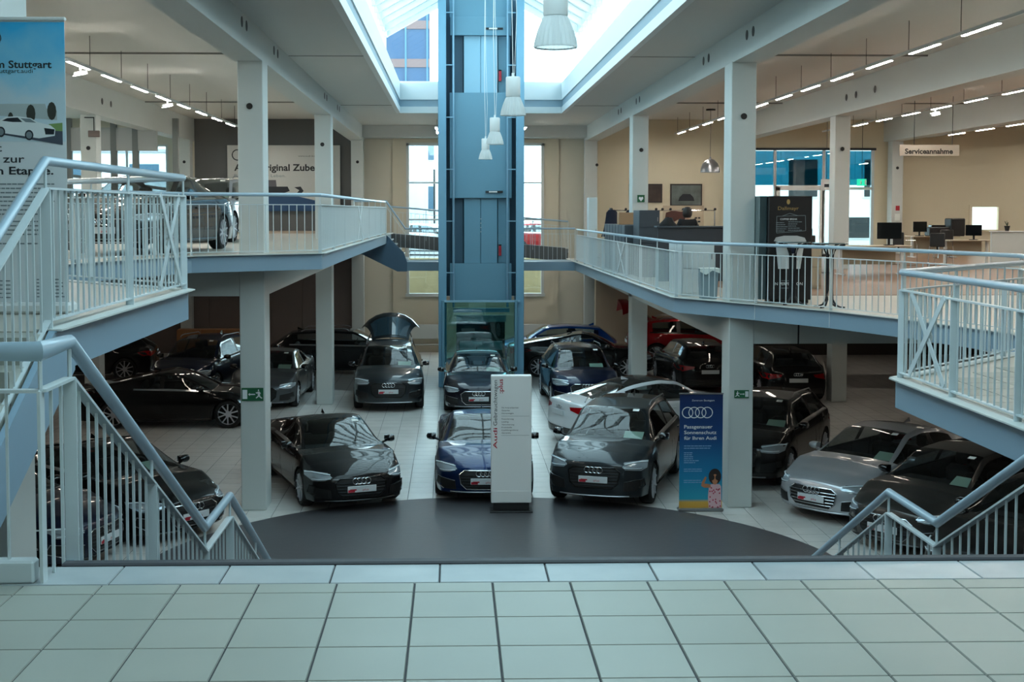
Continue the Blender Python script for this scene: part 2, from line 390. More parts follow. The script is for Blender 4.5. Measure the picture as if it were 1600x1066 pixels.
# walls
def wall_with_hole(name, x0, x1, z0, z1, y0, y1, holes, m):
    mb = MB(); xs = sorted({x0, x1, *[h[0] for h in holes], *[h[1] for h in holes]}); 
    for a, b in zip(xs[:-1], xs[1:]):
        cuts = [(h[2], h[3]) for h in holes if h[0] <= a and h[1] >= b]; z = z0
        for c, d in sorted(cuts):
            if c > z: mb.box(a, b, y0, y1, z, c)
            z = d
        if z < z1: mb.box(a, b, y0, y1, z, z1)
    return struct(name, mb, m)
wall_with_hole('wall_back', -3.5, 5.2, LW, 5.3, 48, 48.4, [(-1.72, 3.38, -1.5, 4.1)], M_beige)
struct('trim_4', MB().box(-2.25, -1.72, 47.9, 48, LW, 4.3).box(3.38, 3.95, 47.9, 48, LW, 4.3).box(-1.72, 3.38, 47.9, 48, LW, -1.5).box(-1.72, 3.38, 47.9, 48, 4.1, 4.3), mat('beige_light', (200, 192, 172), .85))
struct('trim_5', MB().box(-3.34, -3.28, 46.9, 47.0, LW, 4.2).box(4.82, 4.87, 46.9, 47, LW, 4.2), M_white)
WB = empty('window_1', (XC, 48, 0), kind='structure')
f = MB()
for xa in (-1.74, 3.30): f.box(xa, xa+.1, 47.86, 48.1, -1.55, 4.12)
f.box(-1.74, 3.4, 47.86, 48.1, 4.04, 4.14).box(-1.78, 3.44, 47.82, 48.1, -1.6, -1.48)
struct('window_frame', f, M_white, WB)
for z in (2.66, 1.28): struct('mullion', MB().box(-1.7, 3.34, 47.95, 48.02, z-.03, z+.03), M_steel, WB)
struct('mullion', MB().box(.80, .88, 47.95, 48.02, -1.5, 4.05), M_steel, WB)
for za, zb in ((-1.5, 1.25), (1.31, 2.63), (2.69, 4.05)):
    for xa, xb in ((-1.64, .8), (.88, 3.3)): struct('pane', MB().box(xa, xb, 47.98, 47.99, za, zb), M_glass, WB)
# left end: dark wall with poster, windows beyond
wall_with_hole('wall_back', -9.6, -3.5, ZM, 5.02, 48, 48.3, [], M_dgrey)
wall_with_hole('wall_back', -31, -9.6, LW, 5.02, 48, 48.3, [(-22, -10.6, ZM+.1, 4.05)], M_beige)
struct('wall_back', MB().box(-31, -3.5, 47.7, 48.0, LW, ZM-.3), M_brown)
wp = empty('wall_panelling', (0, 47.7, 0), kind='structure')
for k in range(18): struct('panel', MB().box(-24+k*1.15, -24+k*1.15+1.135, 47.66, 47.7, LW+.02, ZM-.4), M_brown, wp)
W2 = empty('window_2', (-16, 48, 2.4), kind='structure')
struct('window_frame', MB().box(-22, -10.6, 47.98, 48.1, 4.0, 4.08).box(-22, -10.6, 47.98, 48.1, ZM+.1, ZM+.2).box(-10.66, -10.58, 47.98, 48.1, ZM, 4.05), M_white, W2)
for x in (-12.1, -13.6, -15.2, -16.7, -18.4, -20): struct('mullion', MB().box(x-.04, x+.04, 47.98, 48.08, ZM+.1, 4.05), M_steel, W2)
struct('pane', MB().box(-22, -10.6, 48.03, 48.04, ZM+.1, 4.05), M_glass, W2)
# inner glazed screen with grey posts at the left
W3 = empty('window_3', (-13, 42, 2.4), kind='structure')
for x in (-13.2, -12.45, -11.0, -10.3, -9.0+.0): struct('mullion', MB().box(x-.09, x+.09, 41.9, 42.1, ZM, 4.6), M_alu if 0 else mat('post_grey', (120, 124, 122), .5), W3)
struct('transom', MB().box(-17, -9.6, 41.92, 42.08, 3.55, 4.3), mat('screen_band', (176, 178, 176), .3), W3)
# right end
wall_with_hole('wall_back', 5.2, 33, -3.7, 5.02, 48, 48.3, [(11.1, 15.85, .05, 3.9), (19.6, 20.6, .9, 1.75)], M_tan)
W4 = empty('window_4', (13.5, 48, 2), kind='structure')
for x in (11.15, 12.1, 13.95, 15.8): struct('mullion', MB().box(x-.05, x+.05, 47.95, 48.1, 0, 3.9), M_steel, W4)
M_blind = mat('teal_sunfilm', (52, 128, 150), .25)
for xa, xb in ((11.2, 12.05), (12.15, 13.9), (14.0, 15.75)):
    struct('pane', MB().box(xa, xb, 48.03, 48.04, .05, 3.9), M_glass, W4)
teal = glass('teal_tinted_glass', (.09, .34, .42), .03)
for xa, xb in ((11.2, 12.05), (12.15, 13.9), (14.0, 15.75)):
    struct('upper_tinted_pane', MB().box(xa, xb, 48.06, 48.07, 2.58, 3.86), teal, W4)
struct('transom', MB().box(12.12, 13.95, 47.95, 48.06, 2.38, 2.56).box(12.12, 12.3, 47.95, 48.06, 0, 2.5).box(13.8, 13.95, 47.95, 48.06, 0, 2.5).box(14, 15.8, 47.95, 48.06, 2.4, 2.5), M_wpl, W4)
struct('window_frame', MB().box(11.05, 15.9, 47.9, 48, 3.88, 3.97), M_dmet, W4)
W5 = empty('window_5', (20.1, 48, 1.3), kind='structure')
struct('pane', MB().box(19.6, 20.6, 48.1, 48.12, .9, 1.75), emis('glowing_pane', (.75, .95, .9), 1.3), W5)  # pane itself emits, standing in for the brightness behind the window
struct('window_frame', MB().box(19.5, 20.7, 47.93, 48, 1.75, 1.83).box(19.5, 20.7, 47.93, 48, .82, .9).box(19.5, 19.6, 47.93, 48, .9, 1.75).box(20.6, 20.7, 47.93, 48, .9, 1.75), M_tan, W5)
# outer walls
struct('wall_right', MB().box(33, 33.4, -6, 49, LW, 5.3), M_tan)
struct('wall_left', MB().box(-31, -30.6, -6, 49, LW, ZM+.1).box(-31, -30.6, -6, 49, 4.1, 5.3).box(-31, -30.6, -6, 10, ZM+.1, 4.1).box(-31, -30.6, 46, 49, ZM+.1, 4.1), M_beige)
W6 = empty('added_window', (-30.8, 28, 2.4), kind='structure')  # unseen window wall, added to brighten the left gallery with daylight
for k in range(13): struct('mullion', MB().box(-30.9, -30.7, 9.95+k*3, 10.05+k*3, ZM+.1, 4.1), M_steel, W6)
struct('pane', MB().box(-30.82, -30.8, 10, 46, ZM+.1, 4.1), M_glass, W6)
struct('wall_front', MB().box(-31, 34, -6.4, -6, LW, 5.3), M_beige)
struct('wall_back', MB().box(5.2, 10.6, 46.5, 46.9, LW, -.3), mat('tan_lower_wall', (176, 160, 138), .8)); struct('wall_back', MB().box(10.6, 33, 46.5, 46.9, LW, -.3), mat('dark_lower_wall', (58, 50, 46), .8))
struct('wall_left', MB().box(-17, -16.7, -4, 48, LW, ZM-.25), M_brown)
struct('wall_right', MB().box(23, 23.3, -4, 48, LW, -.25), M_dgrey)

# ------------------------------------------------------------------ skylight
SK = empty('skylight', (XC, 21, 5), kind='structure')
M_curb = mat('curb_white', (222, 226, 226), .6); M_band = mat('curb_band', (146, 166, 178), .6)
def ringwall(o, z0, z1, t, name, m):
    struct(name, MB().box(SX0-o-t, SX0-o, SY0-o-t, SY1+o+t, z0, z1).box(SX1+o, SX1+o+t, SY0-o-t, SY1+o+t, z0, z1).box(SX0-o, SX1+o, SY0-o-t, SY0-o, z0, z1).box(SX0-o, SX1+o, SY1+o, SY1+o+t, z0, z1), m, SK)
ringwall(0, 4.68, 4.88, .12, 'lip', M_curb); ringwall(.03, 4.88, 5.10, .12, 'blue_grey_band', M_band); ringwall(0, 5.10, 5.64, .5, 'curb', M_curb)  # middle ring is a blue-grey band, set slightly back between lip and curb
EZ = 7.16; RZ = 8.85; EXL = SX0-.46; EXR = SX1+.46
struct('eaves_beam', MB().box(EXL-.08, EXL+.08, SY0-.2, SY1+.2, EZ-.1, EZ+.08).box(EXR-.08, EXR+.08, SY0-.2, SY1+.2, EZ-.1, EZ+.08), M_curb, SK)
struct('ridge_beam', MB().box(XC-.09, XC+.09, SY0-.2, SY1+.2, RZ-.14, RZ+.05), M_curb, SK)
ys = [SY0+k*(SY1-SY0)/32 for k in range(33)]
mp = MB().box(-.035, .035, -.05, .05, 5.64, EZ).mesh('side_post', M_curb)
rl = MB(); rl.bar((0, 0, EZ), (XC-EXL, 0, RZ), .17, .26, side=(0, 1, 0)); rlm = rl.mesh('rafter', M_curb)
rr = MB(); rr.bar((0, 0, EZ), (XC-EXR, 0, RZ), .17, .26, side=(0, 1, 0)); rrm = rr.mesh('rafter', M_curb)
for y in ys:
    for ex, m in ((EXL, rlm), (EXR, rrm)):
        o = link('side_post', mp, SK); o.location = (ex-XC, y-21, -5)
        o = link('rafter', m, SK); o.location = (ex-XC, y-21, -5)
dy = ys[1]-ys[0]
pl = MB().poly([(0, 0, EZ+.12), (0, dy, EZ+.12), (XC-EXL, dy, RZ+.12), (XC-EXL, 0, RZ+.12)]).mesh('roof_pane', M_roofg)
prr = MB().poly([(0, 0, EZ+.12), (0, dy, EZ+.12), (XC-EXR, dy, RZ+.12), (XC-EXR, 0, RZ+.12)]).mesh('roof_pane', M_roofg)
sp = MB().poly([(0, 0, 5.64), (0, dy, 5.64), (0, dy, EZ-.1), (0, 0, EZ-.1)]).mesh('side_pane', M_glass)
gl_ = MB(); gr_ = MB()
for yo in (.11, dy-.11): gl_.bar((0, yo, EZ+.10), (XC-EXL, yo, RZ+.10), .05, .05, side=(0, 1, 0)); gr_.bar((0, yo, EZ+.10), (XC-EXR, yo, RZ+.10), .05, .05, side=(0, 1, 0))
glm = gl_.mesh('glazing_bar', M_dmet); grm = gr_.mesh('glazing_bar', M_dmet)
for y in ys[:-1]:
    for ex, m in ((EXL, glm), (EXR, grm)): o = link('glazing_bar', m, SK); o.location = (ex-XC, y-21, -5); o['kind'] = 'stuff'
for y in ys[:-1]:
    for ex, m in ((EXL, pl), (EXR, prr)):
        o = link('roof_pane', m, SK); o.location = (ex-XC, y-21, -5)
        o = link('side_pane', sp, SK); o.location = (ex-XC, y-21, -5)
for yg in (SY1+.12, SY0-.12):
    g = MB(); g.poly([(EXL, yg, 5.66), (EXR, yg, 5.66), (EXR, yg, EZ), (XC, yg, RZ), (EXL, yg, EZ)])
    struct('gable_pane', g, M_glass, SK)
    struct('gable_frame', MB().bar((EXL, yg, EZ), (XC, yg, RZ), .1, .22, side=(0, 1, 0)).bar((EXR, yg, EZ), (XC, yg, RZ), .1, .22, side=(0, 1, 0)).box(EXL, EXR, yg-.04, yg+.04, 5.62, 5.68), M_curb, SK)

# ------------------------------------------------------------------ lift tower
LT = empty('lift_tower', (.84, 38.2, LW), label='tall blue glazed steel lift tower rising through the skylight', cat='lift')
X0, X1, YF, YB, ZT = -.44, 2.12, 38.2, 40.2, 8.0
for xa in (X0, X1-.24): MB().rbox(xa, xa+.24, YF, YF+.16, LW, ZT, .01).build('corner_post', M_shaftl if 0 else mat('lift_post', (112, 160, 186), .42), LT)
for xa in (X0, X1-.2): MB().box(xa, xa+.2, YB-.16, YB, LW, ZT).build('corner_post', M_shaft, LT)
MB().box(X0, X0+.04, YF+.16, YB-.16, LW, ZT).build('side_cladding', M_shaft, LT); MB().box(X1-.04, X1, YF+.16, YB-.16, LW, ZT).build('side_cladding', M_shaft, LT)
MB().box(X0+.04, X1-.04, YF+1.0, YF+1.06, -1.0, ZT).build('back_plate', M_shaftd, LT)
def pan(xa, xb, y, za, zb, nm, m): return MB().rbox(xa, xb, y, y+.05, za, zb, .01).build(nm, m, LT)
pan(-.1, 1.77, YF+.45, 1.99, 5.15, 'wall_panel', M_shaft); pan(-.1, 1.77, YF+.5, -1.1, .02, 'wall_panel', M_shaft)
pan(-.08, 1.75, YF+.42, 6.85, 7.4, 'door_header', M_shaft); pan(-.1, 1.77, YF+.5, 7.4, 8.0, 'wall_panel', M_shaft)
for za, zb in ((5.15, 6.85), (.02, 1.99)):
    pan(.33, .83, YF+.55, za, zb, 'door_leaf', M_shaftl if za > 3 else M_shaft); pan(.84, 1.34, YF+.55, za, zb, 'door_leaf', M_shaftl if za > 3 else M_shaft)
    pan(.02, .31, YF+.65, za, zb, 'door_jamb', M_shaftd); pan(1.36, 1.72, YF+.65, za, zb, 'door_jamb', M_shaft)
for z in (7.05, 2.18):
    MB().box(.98, 1.5, YF+.39, YF+.43, z-.03, z+.03).build('nameplate', M_black, LT); MB().box(1.08, 1.33, YF+.37, YF+.39, z-.02, z+.02).build('nameplate_light', M_wpl, LT)
for z in (5.5, .25): MB().box(1.38, 1.46, YF+.5, YF+.6, z, z+.34).build('call_box', M_red, LT); MB().box(1.38, 1.46, YF+.5, YF+.6, z+.3, z+.34).build('call_box_cap', M_wpl, LT)
for x in (.01, 1.64): MB().tube([(x, YF+.3, -1.3), (x, YF+.3, ZT)], .035, 8).build('guide_rail', mat('guide_rail', (132, 170, 192), .35, metal=.3), LT)
for k in range(6):
    z = 7.5-k*1.55
    for xa, xb in ((-.2, .02), (1.63, 1.88)): MB().box(xa, xb, YF+.22, YF+.3, z-.015, z+.015).build('rail_bracket', M_shaftl, LT)
for k in range(4): MB().box(.83, .85, YF+.53, YF+.55, 1.35-k*.13, 1.38-k*.13).build('door_stud', M_wpl, LT)
MB().box(X0+.12, X1-.12, YF-.08, YF-.02, -1.12, -1.06).build('cabin_top_bar', M_shaftl, LT)
for xa in (X0+.1, X1-.28): MB().rbox(xa, xa+.08, YF-.1, YF-.02, LW, -1.06, .01).build('cabin_post', M_shaft, LT)
MB().box(X0+.18, X1-.2, YF-.07, YF-.055, LW, -1.12).build('front_glass', glass('lift_glass', (.45, .72, .74), .02), LT)
MB().box(0, 1.7, YF+.3, YF+.4, -1.45, -1.33).build('cabin_beam', M_shaft, LT); MB().box(.1, 1.6, YF+.4, YF+.5, -1.75, -1.55).build('cabin_beam', mat('cabin_grey', (150, 164, 164), .5), LT)
MB().box(.1, 1.6, YF+1.3, YF+1.35, LW+.1, -1.8).build('cabin_back', mat('cabin_green', (52, 66, 56), .4), LT)
MB().box(.2, 1.5, YF+.6, YF+.9, -2.62, -2.38).build('cabin_tray', mat('cabin_grey', (150, 164, 164), .5), LT)
MB().box(.05, 1.65, YF+.3, YF+1.3, LW, LW+.12).build('cabin_floor', M_dmet, LT)
# radiators and skirting under the back window
for xa, lab in ((-1.65, 'white panel radiator on the back wall left of the lift'), (2.4, 'white panel radiator on the back wall right of the lift')):
    r = empty('radiator', (xa, 47.8, LW+.35), label=lab, cat='radiator', group='radiators under the back windows')
    MB().rbox(xa, xa+1.1, 47.74, 47.84, LW+.5, LW+1.05, .02).build('radiator_panel', M_white, r)
    MB().tube([(xa, 47.8, LW+.28), (xa+1.1, 47.8, LW+.28)], .03, 6).build('pipe', M_white, r)
struct('baseboard_back', MB().box(-3.3, 5.05, 47.94, 48, LW, LW+.1), M_white)

# ------------------------------------------------------------------ main stair
MS = empty('main_stair', (XC, 5.8, 0), kind='structure')
def steps(par, x0, x1, y0, z0, n, rise, going, m, nm='step'):
    for k in range(n): MB().box(x0, x1, y0+k*going, y0+(k+1)*going+.02, z0-(k+1)*rise-.16, z0-(k+1)*rise).build(nm, m, par)
steps(MS, -1.72, 3.45, 5.79, 0, 10, .165, .325, M_disc)
MB().box(-1.72, 3.45, 9.04, 10.1, -1.85, -1.651).build('stair_landing', M_disc, MS)
steps(MS, -1.72, 3.45, 10.08, -1.65, 12, .1692, .32, M_disc)
for x in (-1.77, 3.48):
    MB().bar((x, 5.8, -.15), (x, 9.05, -1.83), .04, .32, side=(1, 0, 0)).bar((x, 9.0, -1.8), (x, 10.1, -1.8), .04, .32, side=(1, 0, 0)).bar((x, 10.05, -1.85), (x, 13.9, -3.7), .04, .32, side=(1, 0, 0)).build('stringer', M_fascia, MS)
# side stair at the left, up to the raised gallery
US = empty('side_stair', (-3.5, 7, 0), kind='structure')
for k in range(5): MB().box(-4.6, -2.52, 6.3+k*.33, 6.3+(k+1)*.33+.02, (k+1)*ZM/5-.2, (k+1)*ZM/5-.002 if k < 4 else ZM-.01).build('step', M_tile, US)
b = MB(); pr = [(8.35, ZM), (7.95, ZM), (6.15, -.12), (6.15, -.5), (8.35, ZM-.29)]
b.v = [(-2.5, y, z) for y, z in pr]+[(-2.46, y, z) for y, z in pr]; n = len(pr); b.q(*range(n)); b.q(*[2*n-1-i for i in range(n)])
for i in range(n): j = (i+1) % n; b.q(i, j, n+j, n+i)
b.build('stringer', M_fascia, US)
# ================================================================== CARS
def lerpk(keys, x):
    keys = sorted(keys)
    if x <= keys[0][0]: return keys[0][1]
    for (a, va), (b, vb) in zip(keys[:-1], keys[1:]):
        if x <= b: t = (x-a)/(b-a) if b > a else 0; return va+(vb-va)*t
    return keys[-1][1]
CT = {
 # L, W, H, wheelbase, front overhang, wheel radius, hood nose z, cowl z, rear: roof end x, glass bottom (x from tail), z, tail z
 'sportback': dict(L=4.75, W=1.85, H=1.40, WB=2.82, fo=.89, wr=.335, zn=.70, zc=.97, cowl=.42, rake=.80, re=1.75, rb=.42, zrb=1.06, zt=.98, zbf=.92, zbr=.96, seats=1),
 'coupe':     dict(L=4.68, W=1.85, H=1.37, WB=2.76, fo=.88, wr=.34, zn=.69, zc=.95, cowl=.42, rake=.84, re=1.65, rb=.52, zrb=1.03, zt=.97, zbf=.90, zbr=.94, seats=1),
 'sedan':     dict(L=4.76, W=1.85, H=1.43, WB=2.82, fo=.88, wr=.33, zn=.72, zc=.99, cowl=.42, rake=.78, re=1.45, rb=.62, zrb=1.06, zt=1.00, zbf=.93, zbr=.97, seats=1),
 'hatch':     dict(L=4.34, W=1.80, H=1.44, WB=2.64, fo=.86, wr=.33, zn=.74, zc=1.00, cowl=.40, rake=.72, re=.62, rb=.14, zrb=1.02, zt=.90, zbf=.94, zbr=1.0, seats=1),
 'estate':    dict(L=4.85, W=1.87, H=1.47, WB=2.85, fo=.90, wr=.34, zn=.73, zc=1.00, cowl=.42, rake=.78, re=.75, rb=.16, zrb=1.04, zt=.92, zbf=.94, zbr=.99, seats=1),
 'suv':       dict(L=4.66, W=1.90, H=1.63, WB=2.81, fo=.88, wr=.37, zn=.88, zc=1.12, cowl=.36, rake=.72, re=.66, rb=.16, zrb=1.14, zt=1.02, zbf=1.05, zbr=1.10, seats=1),
 'small_suv': dict(L=4.48, W=1.85, H=1.58, WB=2.68, fo=.86, wr=.36, zn=.86, zc=1.09, cowl=.36, rake=.70, re=.70, rb=.16, zrb=1.12, zt=1.0, zbf=1.02, zbr=1.08, seats=1),
}
M_cglass = glass('car_glass', (.60, .66, .67), .0, k=1.3)
M_cabin = mat('cabin_dark', (14, 14, 16), .7); M_seat = mat('seat_dark', (18, 18, 20), .75)
M_tail = mat('tail_lamp_red', (150, 10, 18), .12, coat=1); M_plate = mat('plate_white', (196, 202, 206), .5)
M_hl = mat('headlamp_lens', (168, 182, 192), .14, metal=.5, coat=.8); M_drl = mat('headlamp_bright', (215, 228, 235), .2)
M_grille = mat('grille_black', (8, 8, 9), .6); M_trimb = mat('trim_black', (14, 14, 15), .25)
M_rim = mat('alloy_rim', (196, 198, 204), .3, metal=.4, coat=.5)
PAINTS = {}
def paint(name, col, metal=.35, rough=.32):
    if name in PAINTS: return PAINTS[name]
    m = mat('paint_'+name, col, rough, metal=metal, coat=1.0, spec=.1, cior=1.38); PAINTS[name] = m; return m
def car_meshes(tp, open_hatch=False):
    T = CT[tp]; L, Wd, H = T['L'], T['W'], T['H']; Wh = Wd/2; hx = L/2
    xf = hx-T['fo']; xr = xf-T['WB']; r = T['wr']+.045; wz = T['wr']; zs = .24 if 'suv' in tp else .19
    suv = 'suv' in tp
    xc = xf-T['cowl']; xw = xc-T['rake']; xre = -hx+T['re']; xrb = -hx+T['rb']; zrb = T['zrb']; xm = (xw+xre)/2+.25
    top = [(-hx, T['zt']), (xrb, zrb), (xre, H-(.10 if tp in ('hatch', 'estate') or suv else .12)), (xre+.35, H-.045), (xm, H), (xw, H-.045), (xw+.12, H-.10), (xc, T['zc']), (xc+.45, T['zc']-.02), (hx-.55, T['zn']+.155), (hx-.3, T['zn']+.10), (hx-.12, T['zn']+.04), (hx, T['zn']-.025)]
    belt = [(-hx, T['zt']-.07), (xrb+.05, min(T['zbr']+.02, zrb-.06)), (xre, T['zbr']), (xc-.2, T['zbf']), (xc, T['zbf']), (xc+.45, T['zbf']-.03), (hx-.5, T['zn']+.05), (hx-.2, T['zn']-.02), (hx, T['zn']-.10)]
    wk = [(-hx, .90), (-hx+.45, .975), (xr+.1, 1.0), (0, .99), (xf-.1, 1.0), (hx-.45, .975), (hx, .88)]
    fk = [(-hx, .74), (xrb, .74 if not suv else .76), (xre, .62), (xm, .64), (xw, .65), (xc, .80), (xc+.6, .72), (hx-.2, .60), (hx, .56)]
    gk = [(0, .93), (.2, .945), (.35, .985), (.58, 1.0), (.80, .985), (.92, .955), (1, .925)]
    def bottom(x):
        z = zs
        for a in (xf, xr):
            d = abs(x-a)
            if d < r-1e-6: z = max(z, wz+sqrt(max(0, r*r-d*d)))
        return z
    S = {-hx, -hx+.08, -hx+.25, hx, hx-.07, hx-.2, hx-.36, xc, xw, xre, xrb, xm, xc+.1, xc+.45, xc-.25, xc-.5, xw+.12, xw-.12, (xre+xrb)/2, xre+.35, xrb+.1, xm-.1, xm-.2, 0.35}
    for a in (xf, xr):
        for k in (1.0, .985, .87, .62, .3): S |= {a+k*r, a-k*r}
        S |= {a, a+r+.08, a-r-.08}
    xs = []
    for x in sorted(S):
        if x < -hx or x > hx: continue
        if xs and x-xs[-1] < .018 and x not in (hx, xc, xw, xre, xrb):
            if not any(abs(abs(x-a)-r) < .02 for a in (xf, xr)): continue
            if x-xs[-1] < .003: continue
        xs.append(x)
    fr = [0, .16, .38, .60, .80, .93, 1]
    def warp(x, y, z):
        t = max(0, (x-(hx-.95))/.95); t2 = max(0, (-(hx-.75)-x)/.75)
        yy = min(1, abs(y)/Wh)
        x2 = x-.40*t*t*yy**3.2+.24*t2*t2*yy**3.0
        ln = lerpk([(0, -.10), (.22, -.03), (.34, 0), (.55, -.005), (T['zn'], -.07), (2, -.2)], z)
        x2 += ln*t*t*1.0
        rl = lerpk([(0, .12), (.3, .02), (.5, 0), (.62, .01), (T['zt'], .06), (2, .2)], z); x2 += rl*t2*t2
        wt = max(0, 1-abs(x-(xc+xw)/2)/((xc-xw)/2+.15)); x2 += .13*min(1, wt*2)*(1-yy*yy) if z > T['zbf'] else 0
        return (x2, y, z)
    def ring(x):
        zb = lerpk(belt, x); h = max(lerpk(top, x), zb+.015); w = Wh*lerpk(wk, x); b = bottom(x); P = []
        for f in fr:
            z = b+(zb-b)*f; y = w*lerpk(gk, z/zb); P.append((y, z))
        yb, _ = P[-1]; yf = Wh*lerpk(fk, x); cr = .028 if xre < x < xw+.2 else .035
        zf = max(h-cr, zb+.01)
        C = (yb-.045, zb+.012) if zf > zb+.06 else (yb+(yf-yb)*.2, zb+(zf-zb)*.5)
        P.append(C); F = (yf, zf); E = (yf+.025, max(zf-.05, C[1]+.004)) if zf > zb+.1 else (C[0]+(F[0]-C[0])*.8, C[1]+(F[1]-C[1])*.8)
        P.append((C[0]+(E[0]-C[0])*.5+.012, C[1]+(E[1]-C[1])*.5)); P.append(E); P.append(F)
        for q in (.62, .3): P.append((yf*q, zf+(h-zf)*(1-q*q)))
        P.append((0, h)); return P
    V = []; F_ = []; MI = []; n = 14; rn = 2*n-1
    for x in xs:
        P = ring(x)
        full = [(y, z) for y, z in P]+[(-y, z) for y, z in P[-2::-1]]
        for y, z in full: V.append(warp(x, y, z))
    # material tags: 0 body 1 hood 2 roof 3 windshield 4 rear window 5 side windows 6 pillar black 7 belt trim
    sw = (xc-.10, xre-(.05 if tp in ('sedan', 'coupe', 'sportback') else -.12)); bp = xm-.15
    for i in range(len(xs)-1):
        xa = (xs[i]+xs[i+1])/2
        for j in range(rn-1):
            jj = j if j < n-1 else rn-2-j   # face row index from the side up
            t = 0
            if jj >= 10:
                if xw < xa < xc: t = 3
                elif xrb+.02 < xa < xre: t = 4
                elif xre <= xa <= xw: t = 2
                elif xa >= xc: t = 1
            elif jj in (7, 8):
                if sw[1] < xa < sw[0]: t = 6 if abs(xa-bp) < .06 else 5
                elif sw[0] <= xa < xc: t = 6
            elif jj == 6 and sw[1]-.1 < xa < xc: t = 7
            a = i*rn+j; F_.append((a, a+rn, a+rn+1, a+1)); MI.append(t)
    def cap(i, x, rev):
        P = ring(x); cols = [(y, z) for y, z in P[6:]]+[(-y, z) for y, z in P[-2:5:-1]]; nc = len(cols)
        base = {}
        for rr in range(7):
            for c in range(nc):
                if rr == 6: base[(rr, c)] = i*rn+6+c; continue
                if c == 0: base[(rr, c)] = i*rn+rr; continue
                if c == nc-1: base[(rr, c)] = i*rn+rn-1-rr; continue
                ys_, z_ = P[rr]; y = cols[c][0]/P[6][0]*ys_; z = P[rr][1]+(cols[c][1]-P[6][1])*(rr/6)**2
                base[(rr, c)] = len(V); V.append(warp(x, y, z))
        for rr in range(6):
            for c in range(nc-1):
                f = (base[(rr, c)], base[(rr+1, c)], base[(rr+1, c+1)], base[(rr, c+1)])
                F_.append(f if not rev else f[::-1]); MI.append(0)
    cap(len(xs)-1, hx, False); cap(0, -hx, True)
    me = bpy.data.meshes.new('t'); me.from_pydata(V, [], F_); me.polygons.foreach_set('material_index', MI)
    for k in range(8): me.materials.append(M_black)
    bq = bmesh.new(); bq.from_mesh(me); bmesh.ops.recalc_face_normals(bq, faces=bq.faces); top_f = max(bq.faces, key=lambda f: f.calc_center_median().z)
    if top_f.normal.z < 0: bmesh.ops.reverse_faces(bq, faces=bq.faces)
    bq.to_mesh(me); bq.free()
    o = bpy.data.objects.new('t', me); COL.objects.link(o); md = o.modifiers.new('s', 'SUBSURF'); md.levels = 1; md.render_levels = 1
    bpy.context.view_layer.update(); dg = bpy.context.evaluated_depsgraph_get()
    ev = bpy.data.meshes.new_from_object(o.evaluated_get(dg)); bpy.data.objects.remove(o)
    vs = [v.co.copy() for v in ev.vertices]; pf = [(tuple(p.vertices), p.material_index) for p in ev.polygons]
    bvh = BVHTree.FromPolygons(vs, [p[0] for p in pf])
    out = []  # (name, mesh, slot material or 'PAINT', parent name, location, rotation, label)
    def sub(k, name, m, filt=None):
        idx = {}; vv = []; ff = []
        for p, t in pf:
            if t != k: continue
            if filt and not filt(sum((vs[i] for i in p), Vector())/len(p)): continue
            g = []
            for i in p:
                if i not in idx: idx[i] = len(vv); vv.append(vs[i])
                g.append(idx[i])
            ff.append(g)
        if not ff: return
        q = bpy.data.meshes.new(name); q.from_pydata(vv, [], ff); q.materials.append(None if isinstance(m, str) else m); q.shade_smooth(); q.update()
        out.append((name, q, m, None, None, None, None))
    sub(0, 'body', 'PAINT'); sub(1, 'hood', 'PAINT')
    sub(2, 'roof', 'PAINT'); sub(3, 'windshield', M_cglass)
    if not open_hatch: sub(4, 'rear_window', M_cglass)
    sub(5, 'side_window', M_cglass, lambda c: c.y > 0); sub(5, 'side_window', M_cglass, lambda c: c.y < 0)
    xq = (bp+xc)/2
    for s in (1, -1):
        sub(6, 'window_pillar', M_trimb, lambda c: c.y*s > 0 and c.x < xq); sub(6, 'window_pillar', M_trimb, lambda c: c.y*s > 0 and c.x >= xq)
        sub(7, 'window_trim', M_chrome if tp not in ('small_suv',) else M_trimb, lambda c: c.y*s > 0)
    def proj(y, z, d, off):
        hit = bvh.ray_cast(Vector((d*4, y, z)), Vector((-d, 0, 0)))
        if hit[0] is None: return Vector((d*hx*.9, y, z))
        return hit[0]+hit[1]*(off if hit[1].x*d > 0 else -off)
    def patch(mb, poly, d, off, rim=0):
        P = []; m = len(poly)
        for a in range(m):
            p, q = poly[a], poly[(a+1) % m]; k = max(1, int(math.dist(p, q)/.06))
            P += [(p[0]+(q[0]-p[0])*t/k, p[1]+(q[1]-p[1])*t/k) for t in range(k)]
        cy = sum(p[0] for p in P)/len(P); cz = sum(p[1] for p in P)/len(P); b = len(mb.v); N = len(P)
        for t in (1, .66, .33):
            for p in P: mb.v.append(tuple(proj(cy+(p[0]-cy)*t, cz+(p[1]-cz)*t, d, off)))
        mb.v.append(tuple(proj(cy, cz, d, off)))
        for k in range(2):
            for a in range(N): c = (a+1) % N; mb.q(b+k*N+a, b+k*N+c, b+(k+1)*N+c, b+(k+1)*N+a)
        for a in range(N): c = (a+1) % N; mb.q(b+2*N+a, b+2*N+c, b+3*N)
        for p in P: mb.v.append(tuple(proj(p[0], p[1], d, -.02)))  # skirt
        for a in range(N): c = (a+1) % N; mb.q(b+a, b+3*N+1+a, b+3*N+1+c, b+c)
    def strip(mb, line, d, off, rad, closed=False):
        P = []
        m = len(line)
        for a in range(m if closed else m-1):
            p, q = line[a], line[(a+1) % m]; k = max(1, int(math.dist(p, q)/.07))
            P += [(p[0]+(q[0]-p[0])*t/k, p[1]+(q[1]-p[1])*t/k) for t in range(k)]
        if not closed: P.append(line[-1])
        mb.tube([proj(y, z, d, off) for y, z in P], rad, 5, closed=closed)
